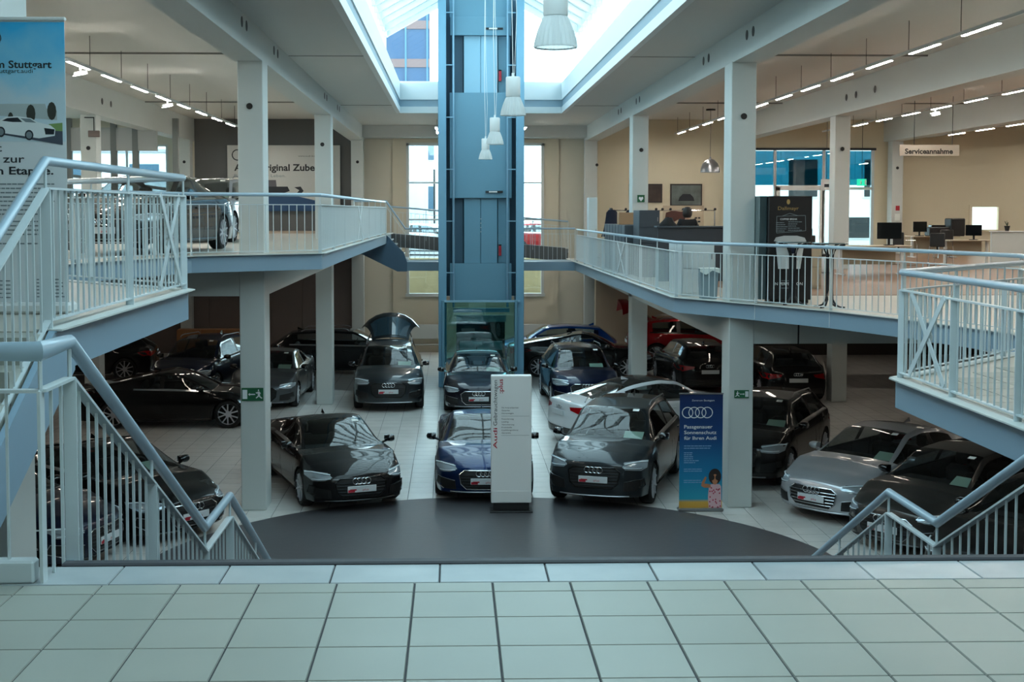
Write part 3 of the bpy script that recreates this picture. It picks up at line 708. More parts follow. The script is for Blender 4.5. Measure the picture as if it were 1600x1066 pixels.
    def add(name, mb, m, par=None, loc=None, rot=None, smooth=False, lab=None, fix=True):
        out.append((name, mb.mesh(name, None if isinstance(m, str) else m, smooth, fix=fix), m, par, loc, rot, lab))
    dz = .16 if suv else 0; sz = 1.12 if suv else 1
    G = [(-.36, .60+dz), (.36, .60+dz), (.46, .53+dz), (.43, .36+dz*.8), (.33, .27+dz*.8), (-.33, .27+dz*.8), (-.43, .36+dz*.8), (-.46, .53+dz)]
    g = MB(); patch(g, G, 1, .010); add('grille', g, M_grille)
    g = MB(); strip(g, G, 1, .016, .011, True); add('grille_frame', g, 'GRILLE', 'grille')
    g = MB(); gz = .60+dz; k = 0; zz = .32+dz*.8
    while zz < gz-.03:
        hw = lerpk([(.27+dz*.8, .33), (.36+dz*.8, .43), (.53+dz, .46), (.60+dz, .36)], zz)-.02
        strip(g, [(-hw, zz), (hw, zz)], 1, .017, .005); zz += .052
    add('grille_slats', g, 'SLAT', 'grille')
    for s in (1, -1):
        hz = .60+dz
        HL = [(.50, hz+.02), (.56, hz+.085), (.78, hz+.10), (.875, hz+.09), (.88, hz+.02), (.80, hz-.045), (.62, hz-.03)]
        if suv: HL = [(.50, hz+.01), (.52, hz+.085), (.80, hz+.105), (.88, hz+.09), (.87, hz-.03), (.80, hz-.06), (.55, hz-.035)]
        g = MB(); patch(g, [(s*y, z) for y, z in HL], 1, .010); add('headlamp', g, M_hl, smooth=True)
        g = MB(); strip(g, [(s*.53, hz+.055), (s*.78, hz+.085), (s*.865, hz+.075)], 1, .02, .012); strip(g, [(s*.53, hz+.0), (s*.64, hz-.01), (s*.80, hz-.02)], 1, .02, .006); add('daylight_strip', g, M_drl, 'headlamp')
        IN = [(.54, .42+dz*.6), (.84, .47+dz*.6), (.86, .34+dz*.6), (.74, .26+dz*.6), (.52, .26+dz*.6)]
        g = MB(); patch(g, [(s*y, z) for y, z in IN], 1, .008); add('air_intake', g, M_grille)
        g = MB(); strip(g, [(s*y, z) for y, z in IN[:4]], 1, .014, .007); add('intake_trim', g, 'INTRIM', 'air_intake')
        tz = T['zt']-.16
        TL = [(.44, tz+.05), (.86, tz+.08), (.90, tz+.04), (.89, tz-.07), (.80, tz-.09), (.48, tz-.02)]
        g = MB(); patch(g, [(s*y*.98, z) for y, z in TL], -1, .010); add('tail_lamp', g, M_tail, smooth=True)
    g = MB(); strip(g, [(-.62, .215+dz*.3), (.62, .215+dz*.3)], 1, .012, .012); add('front_lip', g, M_trimb if tp in ('sportback', 'hatch') else M_alu)
    g = MB(); patch(g, [(-.7, .42), (.7, .42), (.72, .25), (-.72, .25)], -1, .008); add('rear_diffuser', g, M_trimb)
    pz = .415+dz*.85; px = proj(0, pz, 1, 0).x+.02
    g = MB().rbox(px, px+.012, -.26, .26, pz-.056, pz+.056, .004); add('number_plate', g, M_plate)
    g = MB().box(px+.012, px+.0135, -.25, -.13, pz-.05, pz-.005).box(px+.012, px+.0135, -.22, -.10, pz-.02, pz+.005); add('plate_mark', g, M_red, 'number_plate')
    out.append(('plate_text', 'PTEXT', M_red, 'number_plate', (px+.0135, .0, pz-.03), (pi/2, 0, pi/2), None))
    rz = .60+dz-.045; g = rings(.052, .009, .074); 
    out.append(('emblem', g.mesh('emblem', M_chrome, True), M_chrome, None, (proj(0, rz, 1, 0).x+.022, 0, rz), (0, 0, pi/2), None))
    bz = T['zt']-.13 if tp != 'hatch' else T['zt']-.10; g = rings(.04, .007, .057)
    out.append(('emblem', g.mesh('emblem', M_chrome, True), M_chrome, None, (proj(0, bz, -1, 0).x-.015, 0, bz), (0, 0, -pi/2), None))
    pz2 = .74 if tp not in ('hatch',) and not suv else T['zt']-.26; px2 = proj(0, pz2, -1, 0).x-.02
    g = MB().rbox(px2-.012, px2, -.26, .26, pz2-.056, pz2+.056, .004); add('number_plate', g, M_plate)
    # doors: shut lines and handles projected on the side
    def side(x, z, s, off):
        h_ = bvh.ray_cast(Vector((x, s*3, z)), Vector((0, -s, 0)))
        return (h_[0]+Vector((0, s*off, 0))) if h_[0] else Vector((x, s*Wh, z))
    for s in (1, -1):
        g = MB()
        for x in (xc-.05, bp, xr+r+.12):
            if tp == 'coupe' and x == xr+r+.12: continue
            g.tube([side(x+(.03*(z < .5)), z, s, .0005) for z in (zs+.06, .4, .6, .8, lerpk(belt, x)-.02)], .0035, 4)
        add('door_gap', g, M_trimb)
        for x in (xc-.95, bp-.78):
            if tp == 'coupe' and x < bp: continue
            g = MB(); p = side(x, .80+dz, s, .012); g.rbox(p.x-.09, p.x+.09, p.y-.014, p.y+.014, p.z-.016, p.z+.016, .01); add('door_handle', g, 'PAINT')
        g = MB(); g.tube([side(x, zs+.035, s, .004) for x in (xf-r-.03, 0, xr+r+.03)], .02, 6); add('side_sill', g, M_trimb)
        # mirror
        mx, mz = xc-.22, lerpk(belt, xc-.2)+.075; my = s*(Wh+.06)
        g = MB(); g.lathe([(.001, -.10), (.05, -.085), (.075, -.03), (.08, .03), (.07, .075), (.001, .08)], (0, 0, 0), 12, axis='y')
        g.v = [(mx+x*1.0+.01-abs(y)*.3, my+y*1.05, mz+z*.85) for x, y, z in g.v]; g.bar((mx+.02, s*(Wh-.10), mz-.07), (mx, my-s*.03, mz-.03), .05, .025); add('mirror', g, 'MIRROR', smooth=True)
        g = MB().rbox(mx-.086, mx-.078, my-.08, my+.08, mz-.05, mz+.05, .002); add('mirror_glass', g, M_chrome, 'mirror')
    if suv or tp == 'estate':
        for s in (1, -1):
            g = MB(); y = s*Wh*.66
            g.tube([(xw-.1, y, H-.03), (xw-.2, y, H+.012), (0, y, H+.03), (xre+.50, y, H-.005), (xre+.38, y, H-.06)], .014, 6); add('roof_rail', g, M_alu)
    g = MB(); g.poly([(xre+.40, -.012, H-.05), (xre+.2, -.02, H-.05), (xre+.2, 0, H+.035)]).poly([(xre+.40, .012, H-.05), (xre+.2, 0, H+.035), (xre+.2, .02, H-.05)]).poly([(xre+.2, -.02, H-.05), (xre+.2, .02, H-.05), (xre+.2, 0, H+.035)]); add('roof_fin', g, 'PAINT')
    # underbody, cabin
    g = MB().box(xr+r+.03, xf-r-.03, -Wh+.10, Wh-.10, zs-.02, .30).box(-hx+.20, xr-r, -Wh+.22, Wh-.22, zs+.03, .5).box(xf+r, hx-.42, -Wh+.25, Wh-.25, zs, .5).box(xr-r, xr+r, -Wh+.28, Wh-.28, zs, .62).box(xf-r, xf+r, -Wh+.28, Wh-.28, zs, .62); add('underbody', g, M_black)
    zf = T['zbf']; g = MB(); g.rbox(xc-.62, xc-.12, -Wh+.16, Wh-.16, zf-.22, zf-.02, .04); g.rbox(xc-1.3, xc-.5, -.11, .11, .3, .62, .03); add('dashboard', g, M_cabin)
    for s in (1, -1):
        g = MB(); sx = xc-1.05; g.rbox(sx-.5, sx+.02, s*.37-.25, s*.37+.25, .3, .52+dz, .07); g.rbox(sx-.64, sx-.42, s*.37-.24, s*.37+.24, .45, H-.46, .07); g.rbox(sx-.66, sx-.55, s*.37-.13, s*.37+.13, H-.45, H-.24, .04); add('seat', g, M_seat, smooth=True)
    g = MB(); g.rbox(xre+.15 if 'suv' not in tp else xre+.25, xm-.35, -Wh+.2, Wh-.2, .3, .55+dz, .06); g.rbox(xre+.05, xre+.22, -Wh+.22, Wh-.22, .5, H-.5, .06); add('rear_bench', g, M_seat, smooth=True)
    g = MB(); c = Vector((xc-.72, .37, zf-.02)); g.tube([(c.x+.07*sin(a), c.y+.18*cos(a), c.z+.16*sin(a)) for a in [2*pi*i/20 for i in range(20)]], .014, 6, closed=True); g.bar((c.x, c.y-.17, c.z), (c.x, c.y+.17, c.z), .05, .03); g.tube([(c.x, c.y, c.z), (c.x+.2, c.y, c.z-.06)], .03, 6); add('steering_wheel', g, M_cabin)
    g = MB(); g.bar((xc-.20, .42, zf-.005), (xc-.42, .42, zf+.10), .36, .004, side=(0, 1, 0)); add('price_card', g, 'CARD')
    h_ = bvh.ray_cast(Vector((xw+.17, .42, 3)), Vector((0, 0, -1)))
    if h_[0]:
        p = h_[0]; nn = h_[1] if h_[1].z > 0 else -h_[1]; a = nn.cross(Vector((0, 1, 0))).normalized(); g = MB()
        c = p+nn*.006; g.poly([c+a*.04+Vector((0, .06, 0)), c+a*.04-Vector((0, .06, 0)), c-a*.04-Vector((0, .06, 0)), c-a*.04+Vector((0, .06, 0))]); add('window_sticker', g, M_paper, fix=False)
    # wheels
    R = T['wr']; g = MB(); w = .115
    g.lathe([(R*.74, -w+.01), (R*.80, -w-.005), (R*.93, -w+.002), (R, -w+.035), (R, w-.035), (R*.93, w-.002), (R*.80, w+.005), (R*.74, w-.01), (R*.72, 0), (R*.74, -w+.01)], (0, 0, 0), 36, axis='y')
    tyre = g.mesh('tyre', M_rubber, True)
    g = MB(); g.lathe([(R*.55, .00), (R*.70, .02), (R*.74, .105), (R*.77, .112), (R*.79, .105), (R*.76, .0)], (0, 0, 0), 36, axis='y')
    barrel = g.mesh('rim', M_rim, True); g = MB()
    for k in range(5):
        for s2 in (-1, 1):
            a = 2*pi*k/5; a1 = a+s2*.10; a2 = a+s2*.30
            g.bar((.055*cos(a1), .085, .055*sin(a1)), (R*.745*cos(a2), .103, R*.745*sin(a2)), .030, .03, side=(-sin(a), 0, cos(a)))
    g.lathe([(.075, .05), (.075, .09), (.03, .10), (.001, .10)], (0, 0, 0), 16, axis='y')
    spokes = g.mesh('spokes', M_rim); g = MB().lathe([(.001, .055), (R*.7, .05)], (0, 0, 0), 24, axis='y'); hub = g.mesh('brake_disc', mat('brake_dark', (16, 16, 18), .5, metal=.5))
    for ax in (xf, xr):
        for s in (1, -1):
            out.append(('wheel', tyre, M_rubber, None, (ax, s*(Wh-.135), R), (0, 0, 0 if s > 0 else pi), None))
            for nm, q, m_ in (('rim', barrel, M_rim), ('spokes', spokes, M_rim), ('brake_disc', hub, hub.materials[0])): out.append((nm, q, m_, 'wheel', (0, 0, 0), (0, 0, 0), None))
    g = MB()
    for ax in (xf, xr):
        for s in (1, -1):
            a0 = [(ax+r*.99*cos(t), R+r*.99*sin(t)) for t in [pi*i/12 for i in range(13)]]
            b = len(g.v); g.v += [(x, s*(Wh-.03-(.03 if abs(x-ax) > r*.9 else 0)), z) for x, z in a0]+[(x, s*(Wh-.34), z) for x, z in a0]
            for i in range(12): g.q(b+i, b+i+1, b+14+i, b+13+i)
            g.v.append((ax, s*(Wh-.34), R)); c = len(g.v)-1
            for i in range(12): g.q(b+13+i, b+14+i, c)
    add('wheel_arch_liner', g, M_black)
    if open_hatch:
        w1, w2 = .54, .88; ang = radians(38); D = Vector((-cos(ang), 0, sin(ang))); N_ = Vector((sin(ang), 0, cos(ang))); o0 = Vector((xre+.12, 0, H-.05))
        def hp(u, v, k):  # u along the gate, v across
            bow = .34*(1-v*v); e = o0+D*(u*(.94+bow))+Vector((0, v*(w1+(w2-w1)*u*u), 0))+N_*(.05-.10*v*v-.22*u*u*v**4-(.22*max(0, u-.72)**2*12)+k); return e
        def gate(u0, u1, v1, nm, m, par=None, k=0):
            g = MB(); nu, nv = 6, 8; 
            for a in range(nu+1):
                for c in range(nv+1): g.v.append(tuple(hp(u0+(u1-u0)*a/nu, -v1+2*v1*c/nv, k)))
            for a in range(nu):
                for c in range(nv): b = a*(nv+1)+c; g.q(b, b+1, b+nv+2, b+nv+1)
            nb = len(g.v)
            g.v += [(x-N_.x*.03, y, z-N_.z*.03) for x, y, z in g.v[:nb]]; g.f += [tuple(i+nb for i in f[::-1]) for f in g.f]; g.m = [0]*len(g.f)
            add(nm, g, m, par, smooth=True)
        gate(0, 1.0, 1.0, 'tailgate', 'PAINT'); gate(.06, .66, .88, 'tailgate_window', M_cglass if 0 else mat('gate_glass', (30, 48, 58), .04, coat=1), 'tailgate', .012)
        g = MB()
        for s in (1, -1): g.tube([(xrb+.25, s*(Wh-.18), 1.12), tuple(hp(.45, s*.9, -.04))], .014, 6)
        add('gas_strut', g, M_black)
        g = MB().box(xrb+.1, xre+.05, -Wh+.2, Wh-.2, .62, .66); add('boot_floor', g, M_cabin)
    return out
CARS = {}
PT = text_mesh(':plus', .055, 1.2, .0006)
def car(tp, x, y, a, pt, label, z=LW, roof=None, card=True, group=None, hatch=False, name='car', chrome=True, rim=None, cat='car', slats=False, mirror=None, plate=True, plate_text=True):
    key = (tp, hatch)
    if key not in CARS: CARS[key] = car_meshes(tp, hatch)
    root = empty(name, (x, y, z+.003), radians(a-90), label, cat, group)
    last = {}
    for nm, me, m, par, loc, rot, lab in CARS[key]:
        if m == 'CARD' and not card: continue
        if nm == 'plate_text' and not plate_text: continue
        if me == 'PTEXT': me = PT
        o = bpy.data.objects.new(nm, me); COL.objects.link(o); o.parent = last[par] if par else root
        if loc is not None: o.location = loc; o.rotation_euler = rot
        if par is None: last[nm] = o
        if nm == 'roof' and roof: m = roof
        mm = {'PAINT': pt, 'GRILLE': M_chrome if chrome else M_trimb, 'SLAT': M_chrome if slats else M_dmet, 'INTRIM': pt if not chrome else M_alu, 'MIRROR': mirror or M_blackg, 'CARD': M_papg}.get(m, m) if isinstance(m, str) else m
        if nm in ('rim', 'spokes') and rim: mm = rim
        if not me.materials: me.materials.append(None)
        o.material_slots[0].link = 'OBJECT'; o.material_slots[0].material = mm
    return root
pk = paint('black', (9, 9, 11), 0, .45); pg = paint('graphite', (46, 51, 55), .6, .3); pb = paint('deep_blue', (8, 34, 74), .55, .3); pn = paint('night_blue', (16, 26, 52), .5, .3)
pw = paint('white', (214, 218, 222), .1); psv = paint('silver', (184, 188, 194), .6, .32); pr_ = paint('red', (138, 12, 22), .45, .3); pbb = paint('bright_blue', (18, 66, 138), .5, .3); pgr = paint('grey', (84, 88, 92), .6, .3); ppl = paint('black_violet', (26, 26, 36), .4, .3)
car('sportback', -2.42, 24.5, 20, pk, 'black fastback car angled beside the near left column, clear plate and silver wheels', chrome=False, card=False)
car('coupe', .57, 25.15, 0, pb, 'deep blue car facing forward, partly hidden behind the white sign pillar', card=False)
car('suv', 3.22, 24.5, -19, pg, 'dark grey SUV between the sign pillar and the blue sunshade banner', chrome=False)
car('sedan', 4.56, 29.7, 113, pw, 'white car with red tail lamp, its back end showing behind the dark grey SUV', card=False, roof=M_blackg)
car('suv', -1.78, 35.7, 2, pg, 'dark grey SUV with its tailgate wide open, left of the lift', hatch=True, chrome=False)
car('sedan', .66, 35.3, 0, ppl, 'dark saloon parked nose out directly in front of the lift glass')
car('small_suv', 3.45, 35.3, 2, pn, 'dark blue SUV with bright grille frame, right of the lift, facing the stairs')
car('hatch', 3.45, 43.5, -90, pbb, 'bright blue hatchback seen from the side behind the lift on the right', card=False)
car('sportback', 4.1, 41.25, 86, pk, 'black low car seen side-on behind the dark blue SUV', card=False)
car('small_suv', 8.3, 44.6, 90, pr_, 'red SUV with raised tailgate by the back wall', hatch=True, card=False)
car('hatch', 7.3, 38.7, 183, pk, 'black hatchback with its tail lamp showing left of the near right column', card=False)
car('hatch', 9.42, 36.8, 181, pk, 'black hatchback seen from behind, plate on its tailgate, beside the inner column', card=False)
car('small_suv', 6.4, 25.9, -30, pk, 'black SUV right of the near right column with bright headlamp', chrome=False)
car('sedan', 7.9, 22.9, -50, psv, 'silver saloon with chrome grille bars, price sheet in its windscreen', slats=True, mirror=psv)
car('hatch', 8.3, 20.6, -52, paint('dark_bronze_grey', (62, 60, 58), .6, .3), 'dark grey hatchback between the silver saloon and the stair railing')
car('sedan', 8.75, 18.2, -52, pk, 'black car closest to the right stair railing, mostly behind its bars', card=False)
car('sportback', -5.95, 21.9, 50, pk, 'black fastback behind the left stair bars, price sheet in its windscreen')
car('hatch', -7.25, 19.6, 75, paint('black_blue', (20, 26, 46), .5, .3), 'dark blue car in front of the black fastback at the far left', card=False)
car('coupe', -6.95, 31.9, 91, pk, 'black coupe standing side-on left of the near left column, silver five-spoke wheels', card=False)
car('suv', -7.3, 37.6, -10, pn, 'dark SUV behind the black coupe, facing the stairs', card=False, chrome=False)
car('sedan', -5.05, 36.1, -2, pgr, 'grey saloon between the two left columns with pale price card', chrome=False)
car('estate', -3.6, 41.8, 91, pk, 'black estate car standing side-on behind the second left column', card=False)
car('small_suv', -11.6, 40.6, -84, pk, 'black car at the far left back, half hidden by the side stair', card=False)
car('sedan', -5.55, 23.9, -8, pk, 'black car on the raised left gallery, nose to the railing, white plate', z=ZM)
car('small_suv', -6.05, 32.2, -3, psv, 'silver SUV on the raised left gallery behind the black car', z=ZM)
# ================================================================== RAILINGS
u_bal = MB().box(-.005, .005, -.007, .007, 0, 1).mesh('baluster', M_steel)
u_balt = MB().box(-.005, .005, -.010, .010, 0, 1).mesh('baluster', M_steel)
def railing(label, pts, h=1.02, sp=.12, post=1.25, drop=.26, xb=(), closed=False, hand=.03, group='steel railings', first=0, bars=True, name='railing', low=.06):
    R = empty(name, pts[0], label=label, cat='railing', group=group); P0 = Vector(pts[0])
    P = [Vector(p) for p in pts]
    MB().tube([p+Vector((0, 0, h)) for p in P], hand, 10).build('handrail', M_rail, R, True)
    tp_ = h-.17
    for a, b in zip(P[:-1], P[1:]):
        up = Vector((0, 0, 1))
        MB().bar(a+up*tp_, b+up*tp_, .05, .014).build('top_bar', M_steel, R)
        MB().bar(a+up*low, b+up*low, .04, .012).build('bottom_bar', M_steel, R)
        d = b-a; Lh = sqrt(d.x**2+d.y**2); n = max(1, round(Lh/sp)); ang = atan2(d.y, d.x); npst = max(1, round(Lh/post))
        if bars:
            for k in range(1, n):
                q = a+d*(k/n); o = link('baluster', u_bal, R); o.location = q-P0+up*low; o.scale = (1, 1, tp_-low); o.rotation_euler = (0, 0, ang)
        for k in range(0 if a == P[0] else 1, npst+1):
            q = a+d*(k/npst); m = MB(); dn = d.normalized()*.0; hd = Vector((d.x, d.y, 0)).normalized()
            m.bar(q+up*(-drop), q+up*tp_, .014, .06, side=hd).tube([q+up*tp_, q+up*(h-.01)], .010, 6); m.build('post', M_steel, R)
    for (i, t0, t1) in xb:  # crossed flat bars between two distances on segment i
        a, b = P[i], P[i+1]; d = (b-a).normalized(); q0 = a+d*t0; q1 = a+d*t1; up = Vector((0, 0, 1)); n = d.cross(up).normalized()*.014; n = n if n.x*(XC-q0.x) > 0 else -n
        for s, (c0, c1) in ((1, (.08, tp_)), (-1, (tp_, .08))):
            MB().bar(q0+up*c0+n*(1.5+s*.4), q1+up*c1+n*(1.5+s*.4), .008, .065, side=n).build('cross_brace', M_steel, R)
        c = (q0+q1)/2+up*(tp_+.08)/2; ang = atan2(d.y, d.x)
        m = MB(); m.lathe([(.001, -.02), (.045, -.02), (.045, .02), (.001, .02)], (0, 0, 0), 16, axis='y'); o = m.build('brace_disc', M_steel, R, local=True); o.location = c-P0; o.rotation_euler = (0, 0, ang)
    return R
def ez(poly, z, inset=0): return [(x, y, z) for x, y in poly]
railing('pale steel railing along the far right gallery, from the bridge to the side walkway', ez([(3.9, 40.2), (4.14, 23.62), (5.2, 21.82), (6.05, 20.32), (6.68, 18.77), (7.35, 16.4), (6.9, 14.7)], 0), sp=.145, post=2.1, xb=((0, 9, 10.2),), group=None)
railing('railing on the corner of the near right walkway with a crossed brace', [(6.9, 14.7, 0), (4.27, 12.06, 0), (4.27, 5.7, 0)], sp=.125, post=1.3, xb=((1, .3, 1.12),), group=None)
railing('pale steel railing along the front of the raised left gallery, before the parked cars', ez([(-2.12, 40.2), (-2.32, 22.4), (-4.3, 21.13), (-5.35, 18.22), (-5.6, 16.2), (-4.9, 14.45)], ZM), sp=.145, post=2.1, xb=((0, 9, 10.2),), group=None)
railing('near left platform railing beside the big banner, with a crossed brace', [(-4.9, 14.45, ZM), (-2.52, 12.05, ZM), (-2.52, 8.0, ZM), (-2.52, 6.35, ZM-.86)], h=1.05, sp=.13, post=1.7, xb=((1, .25, 1.05),), group=None)
# stair railings
for x, side_, lab in ((-1.77, -1, 'left railing of the main stair, stepping down past the black cars'), (3.49, 1, 'right railing of the main stair, stepping down past the silver car')):
    pts = [(x, 5.5, 0), (x, 5.92, 0), (x, 9.05, -1.65), (x, 10.07, -1.65), (x, 13.9, LW)]
    if side_ < 0: pts = [(-2.5, 5.5, 0)]+pts
    railing(lab, pts, h=1.0, sp=.145, post=1.5, drop=.3, hand=.032, group=None, low=-.2)
# bridge rails
railing('low railing on the bridge in front of the back window, left of the lift', [(-3.1, 40.32, ZM), (-2.1, 40.32, ZM), (-1.5, 40.32, 0), (-.45, 40.32, 0)], sp=.14, group='bridge railings', h=1.05)
railing('low railing on the bridge in front of the back window, right of the lift', [(2.15, 40.32, 0), (3.85, 40.32, 0)], sp=.14, group='bridge railings', h=1.05)
railing('back railing of the sloping ramp behind the lift', [(-2.1, 43.0, .8), (3.87, 43.0, .3)], sp=.14, h=.95, group='bridge railings', drop=.1)

# ================================================================== LAMPS
def pendant(y, label):
    t = empty('pendant_lamp', (XC, y, 2.97), label=label, cat='lamp', group='white pendant lamps down the middle of the hall')
    MB().lathe([(.175, 0), (.165, .06), (.14, .15), (.105, .24), (.09, .265)], (XC, y, 2.97), 48, flute=.06).build('shade', PGL, t, True)
    MB().lathe([(.10, .26), (.104, .27), (.104, .53), (.095, .545), (.02, .55), (.02, .60), (.001, .60)], (XC, y, 2.97), 28).build('housing', M_wpl, t, True)
    MB().lathe([(.001, .10), (.035, .11), (.035, .22), (.02, .27)], (XC, y, 2.97), 12).build('bulb', M_lens, t, True)
    t.children[0].data.set_sharp_from_angle(angle=radians(12))
    MB().lathe([(.172, -.004), (.178, -.004), (.178, .01), (.172, .01)], (XC, y, 2.97), 48).build('rim', M_wpl, t, True)
    MB().tube([(XC, y, 3.56), (XC-.03, y, 5.2), (XC, y, 8.75)], .006, 5).tube([(XC+.02, y, 3.56), (XC+.05, y, 4.4), (XC+.005, y, 5.6), (XC, y, 8.75)], .004, 4).build('cable', M_wpl, t)
def _pgl():
    m = glass('ribbed_shade_glass', (.70, .78, .80), .03); nt = m.node_tree
    df = nt.nodes.new('ShaderNodeBsdfTranslucent'); df.inputs[0].default_value = (.85, .88, .88, 1); d2 = nt.nodes.new('ShaderNodeBsdfDiffuse'); d2.inputs[0].default_value = (.85, .88, .88, 1)
    a = nt.nodes.new('ShaderNodeMixShader'); b = nt.nodes.new('ShaderNodeMixShader'); out = [n for n in nt.nodes if n.type == 'OUTPUT_MATERIAL'][0]
    mx = out.inputs[0].links[0].from_node; nt.links.new(df.outputs[0], a.inputs[1]); nt.links.new(d2.outputs[0], a.inputs[2]); b.inputs[0].default_value = .85
    nt.links.new(mx.outputs[0], b.inputs[1]); nt.links.new(a.outputs[0], b.inputs[2]); nt.links.new(b.outputs[0], out.inputs[0]); return m
PGL = _pgl()
for y, l in ((10.8, 'largest white pendant lamp, nearest the landing'), (18.4, 'second white pendant lamp in the row, hanging before the lift edge'), (26.4, 'third white pendant lamp, against the lift panels'), (34.0, 'farthest and smallest white pendant lamp, against the lift')):
    pendant(y, l)
t = empty('dome_lamp', (8.65, 43, 2.9), label='grey metal dome pendant over the right gallery counter', cat='lamp')
MB().lathe([(.33, 0), (.32, .12), (.26, .30), (.14, .42), (.03, .46), (.03, .52), (.001, .52)], (8.65, 43, 2.9), 28).build('shade', M_alu, t, True)
MB().tube([(8.65, 43, 3.4), (8.65, 43, 5.02)], .008, 5).build('cable', M_dmet, t); MB().lathe([(.001, -.06), (.16, -.05), (.16, 0)], (8.65, 43, 5.02), 16).build('canopy', M_dmet, t)
# suspended LED tracks
def track(x, z, y0, y1, pitch, lit, label, group, ztop=5.0, led=None, spots=(), wire=True, ph=0, w=.03):
    t = empty('light_track', (x, y0, z), label=label, cat='light track', group=group)
    MB().box(x-.025, x+.025, y0, y1, z, z+.05).build('track', M_wpl, t)
    mt = MB().box(-w, w, 0, lit, -.03, -.02).mesh('light_strip', led or M_led); hs = MB().box(-w-.006, w+.006, -.02, lit+.02, -.022, 0).mesh('lamp_housing', M_wpl); wm = MB().tube([(0, 0, 0), (0, 0, ztop-z)], .006, 4).mesh('wire', M_dmet) if wire else None
    y = y0+ph
    while y+lit < y1:
        o = link('light_strip', mt, t); o.location = (0, y-y0, 0); o = link('lamp_housing', hs, t); o.location = (0, y-y0, 0)
        if wire: o = link('wire', wm, t); o.location = (0, y-y0+lit+.1, 0)
        y += pitch
    for sy in spots:
        s = MB().bar((x, sy, z-.02), (x, sy, z-.10), .03, .03).bar((x-.1, sy-.05, z-.18), (x+.1, sy+.05, z-.13), .16, .07).build('spotlight', M_wpl, t)
        MB().bar((x-.09, sy-.14, z-.215), (x+.09, sy-.04, z-.17), .10, .01).build('spot_lens', M_led, s).location = Vector((0, 0, 0))
    return t
track(8.15, 4.42, 12, 47, 2.36, 1.35, 'nearest suspended light track over the right gallery', 'light tracks over the right gallery', spots=(17.9,))
track(13.6, 4.5, 16, 47, 2.36, 1.35, 'middle suspended light track over the right gallery', 'light tracks over the right gallery', spots=(24.2, 36))
track(17.5, 4.30, 20, 47, 2.36, 1.35, 'far suspended light track over the right gallery, above the service sign', 'light tracks over the right gallery')
track(23.0, 4.27, 24, 47, 2.36, 1.35, 'outermost suspended light track over the right gallery', 'light tracks over the right gallery')
track(-7.05, 4.36, 10, 47, 2.36, 1.35, 'suspended light track over the left gallery with small spotlights', 'light tracks over the left gallery', spots=(24.6, 32.0, 20.5), ph=2.0)
track(-13.0, 4.4, 14, 40, 2.6, 1.3, 'outer suspended light track near the left windows', 'light tracks over the left gallery')
for x, lab in ((-.55, 'short pair of ceiling strips left of the lift at the back'), (2.4, 'short pair of ceiling strips right of the lift at the back')):
    track(x, 4.38, 42.3, 46.6, 2.3, 1.2, lab, 'ceiling strips at the back wall', ztop=4.70)
for i, (x, z, y0) in enumerate(((8.0, -.40, 24), (13.4, -.40, 24), (-6.8, ZM-.42, 24), (-11.5, ZM-.42, 24), (8.9, -.40, 9), (-7.6, ZM-.42, 9))):
    track(x, z, y0, 46 if y0 > 20 else 22, 2.4, 1.3, ('lower showroom ceiling light row, %s' % ('under the right gallery', 'under the right gallery further out', 'under the left gallery', 'under the left gallery further out', 'under the near right gallery', 'under the near left gallery')[i]), 'light rows under the galleries', led=M_ledlow, wire=False, ztop=z+.1)
lr = struct('trim_6', MB().rbox(-2.9, -1.8, 5.46, 5.54, 0, .10, .01), M_steel)
# ================================================================== SIGNS AND PRINT
def fit_text(body, w, h, loc, m, parent, name='lettering', vertical=False, rot=None, bold=.0, ext=.0012):
    """text scaled to a width and a capital height, standing in the xz plane and facing -y; loc = lower left"""
    me = text_mesh(body, 1.0, 1.0, .0, 'LEFT', bold).copy(); xs = [v.co.x for v in me.vertices]; x0, x1 = min(xs), max(xs)
    me.transform(Matrix.Diagonal((w/(x1-x0), h/.70, 1, 1)) @ Matrix.Translation((-x0, 0, 0))); me.materials.clear(); me.materials.append(m)
    o = link(name, me, parent); l = Vector(loc)-(parent.location if parent is not None else Vector())
    R = Matrix(((1, 0, 0), (0, 0, -1), (0, 1, 0))) if not vertical else Matrix(((0, -1, 0), (0, 0, -1), (1, 0, 0)))
    o.matrix_local = Matrix.Translation(l) @ R.to_4x4(); return o
def flat(name, pts, y, m, parent, d=.002):
    mb = MB(); n = len(pts); mb.v = [(x, y, z) for x, z in pts]+[(x, y+d, z) for x, z in pts]
    mb.q(*range(n)); mb.q(*[2*n-1-i for i in range(n)])
    for i in range(n): j = (i+1) % n; mb.q(i, j, n+j, n+i)
    return mb.build(name, m, parent)
def rect(name, x0, x1, z0, z1, y, m, parent, d=.002): return flat(name, [(x0, z0), (x1, z0), (x1, z1), (x0, z1)], y, m, parent, d)
def circ(x, z, rx, rz, n=20, a0=0): return [(x+rx*cos(2*pi*i/n+a0), z+rz*sin(2*pi*i/n+a0)) for i in range(n)]
def lines(name, x0, z, widths, step, th, y, m, parent, seed=1):
    rnd = random.Random(seed); mb = MB()
    for k, w in enumerate(widths):
        x = x0
        while x < x0+w-.005:
            l = rnd.uniform(.03, .09)*(.5+.5*min(1, th*60)); l = min(l, x0+w-x); mb.box(x, x+l, y, y+.0015, z-k*step, z-k*step+th); x += l+th*.55
    o = mb.build(name, m, parent); o['kind'] = 'stuff'; return o
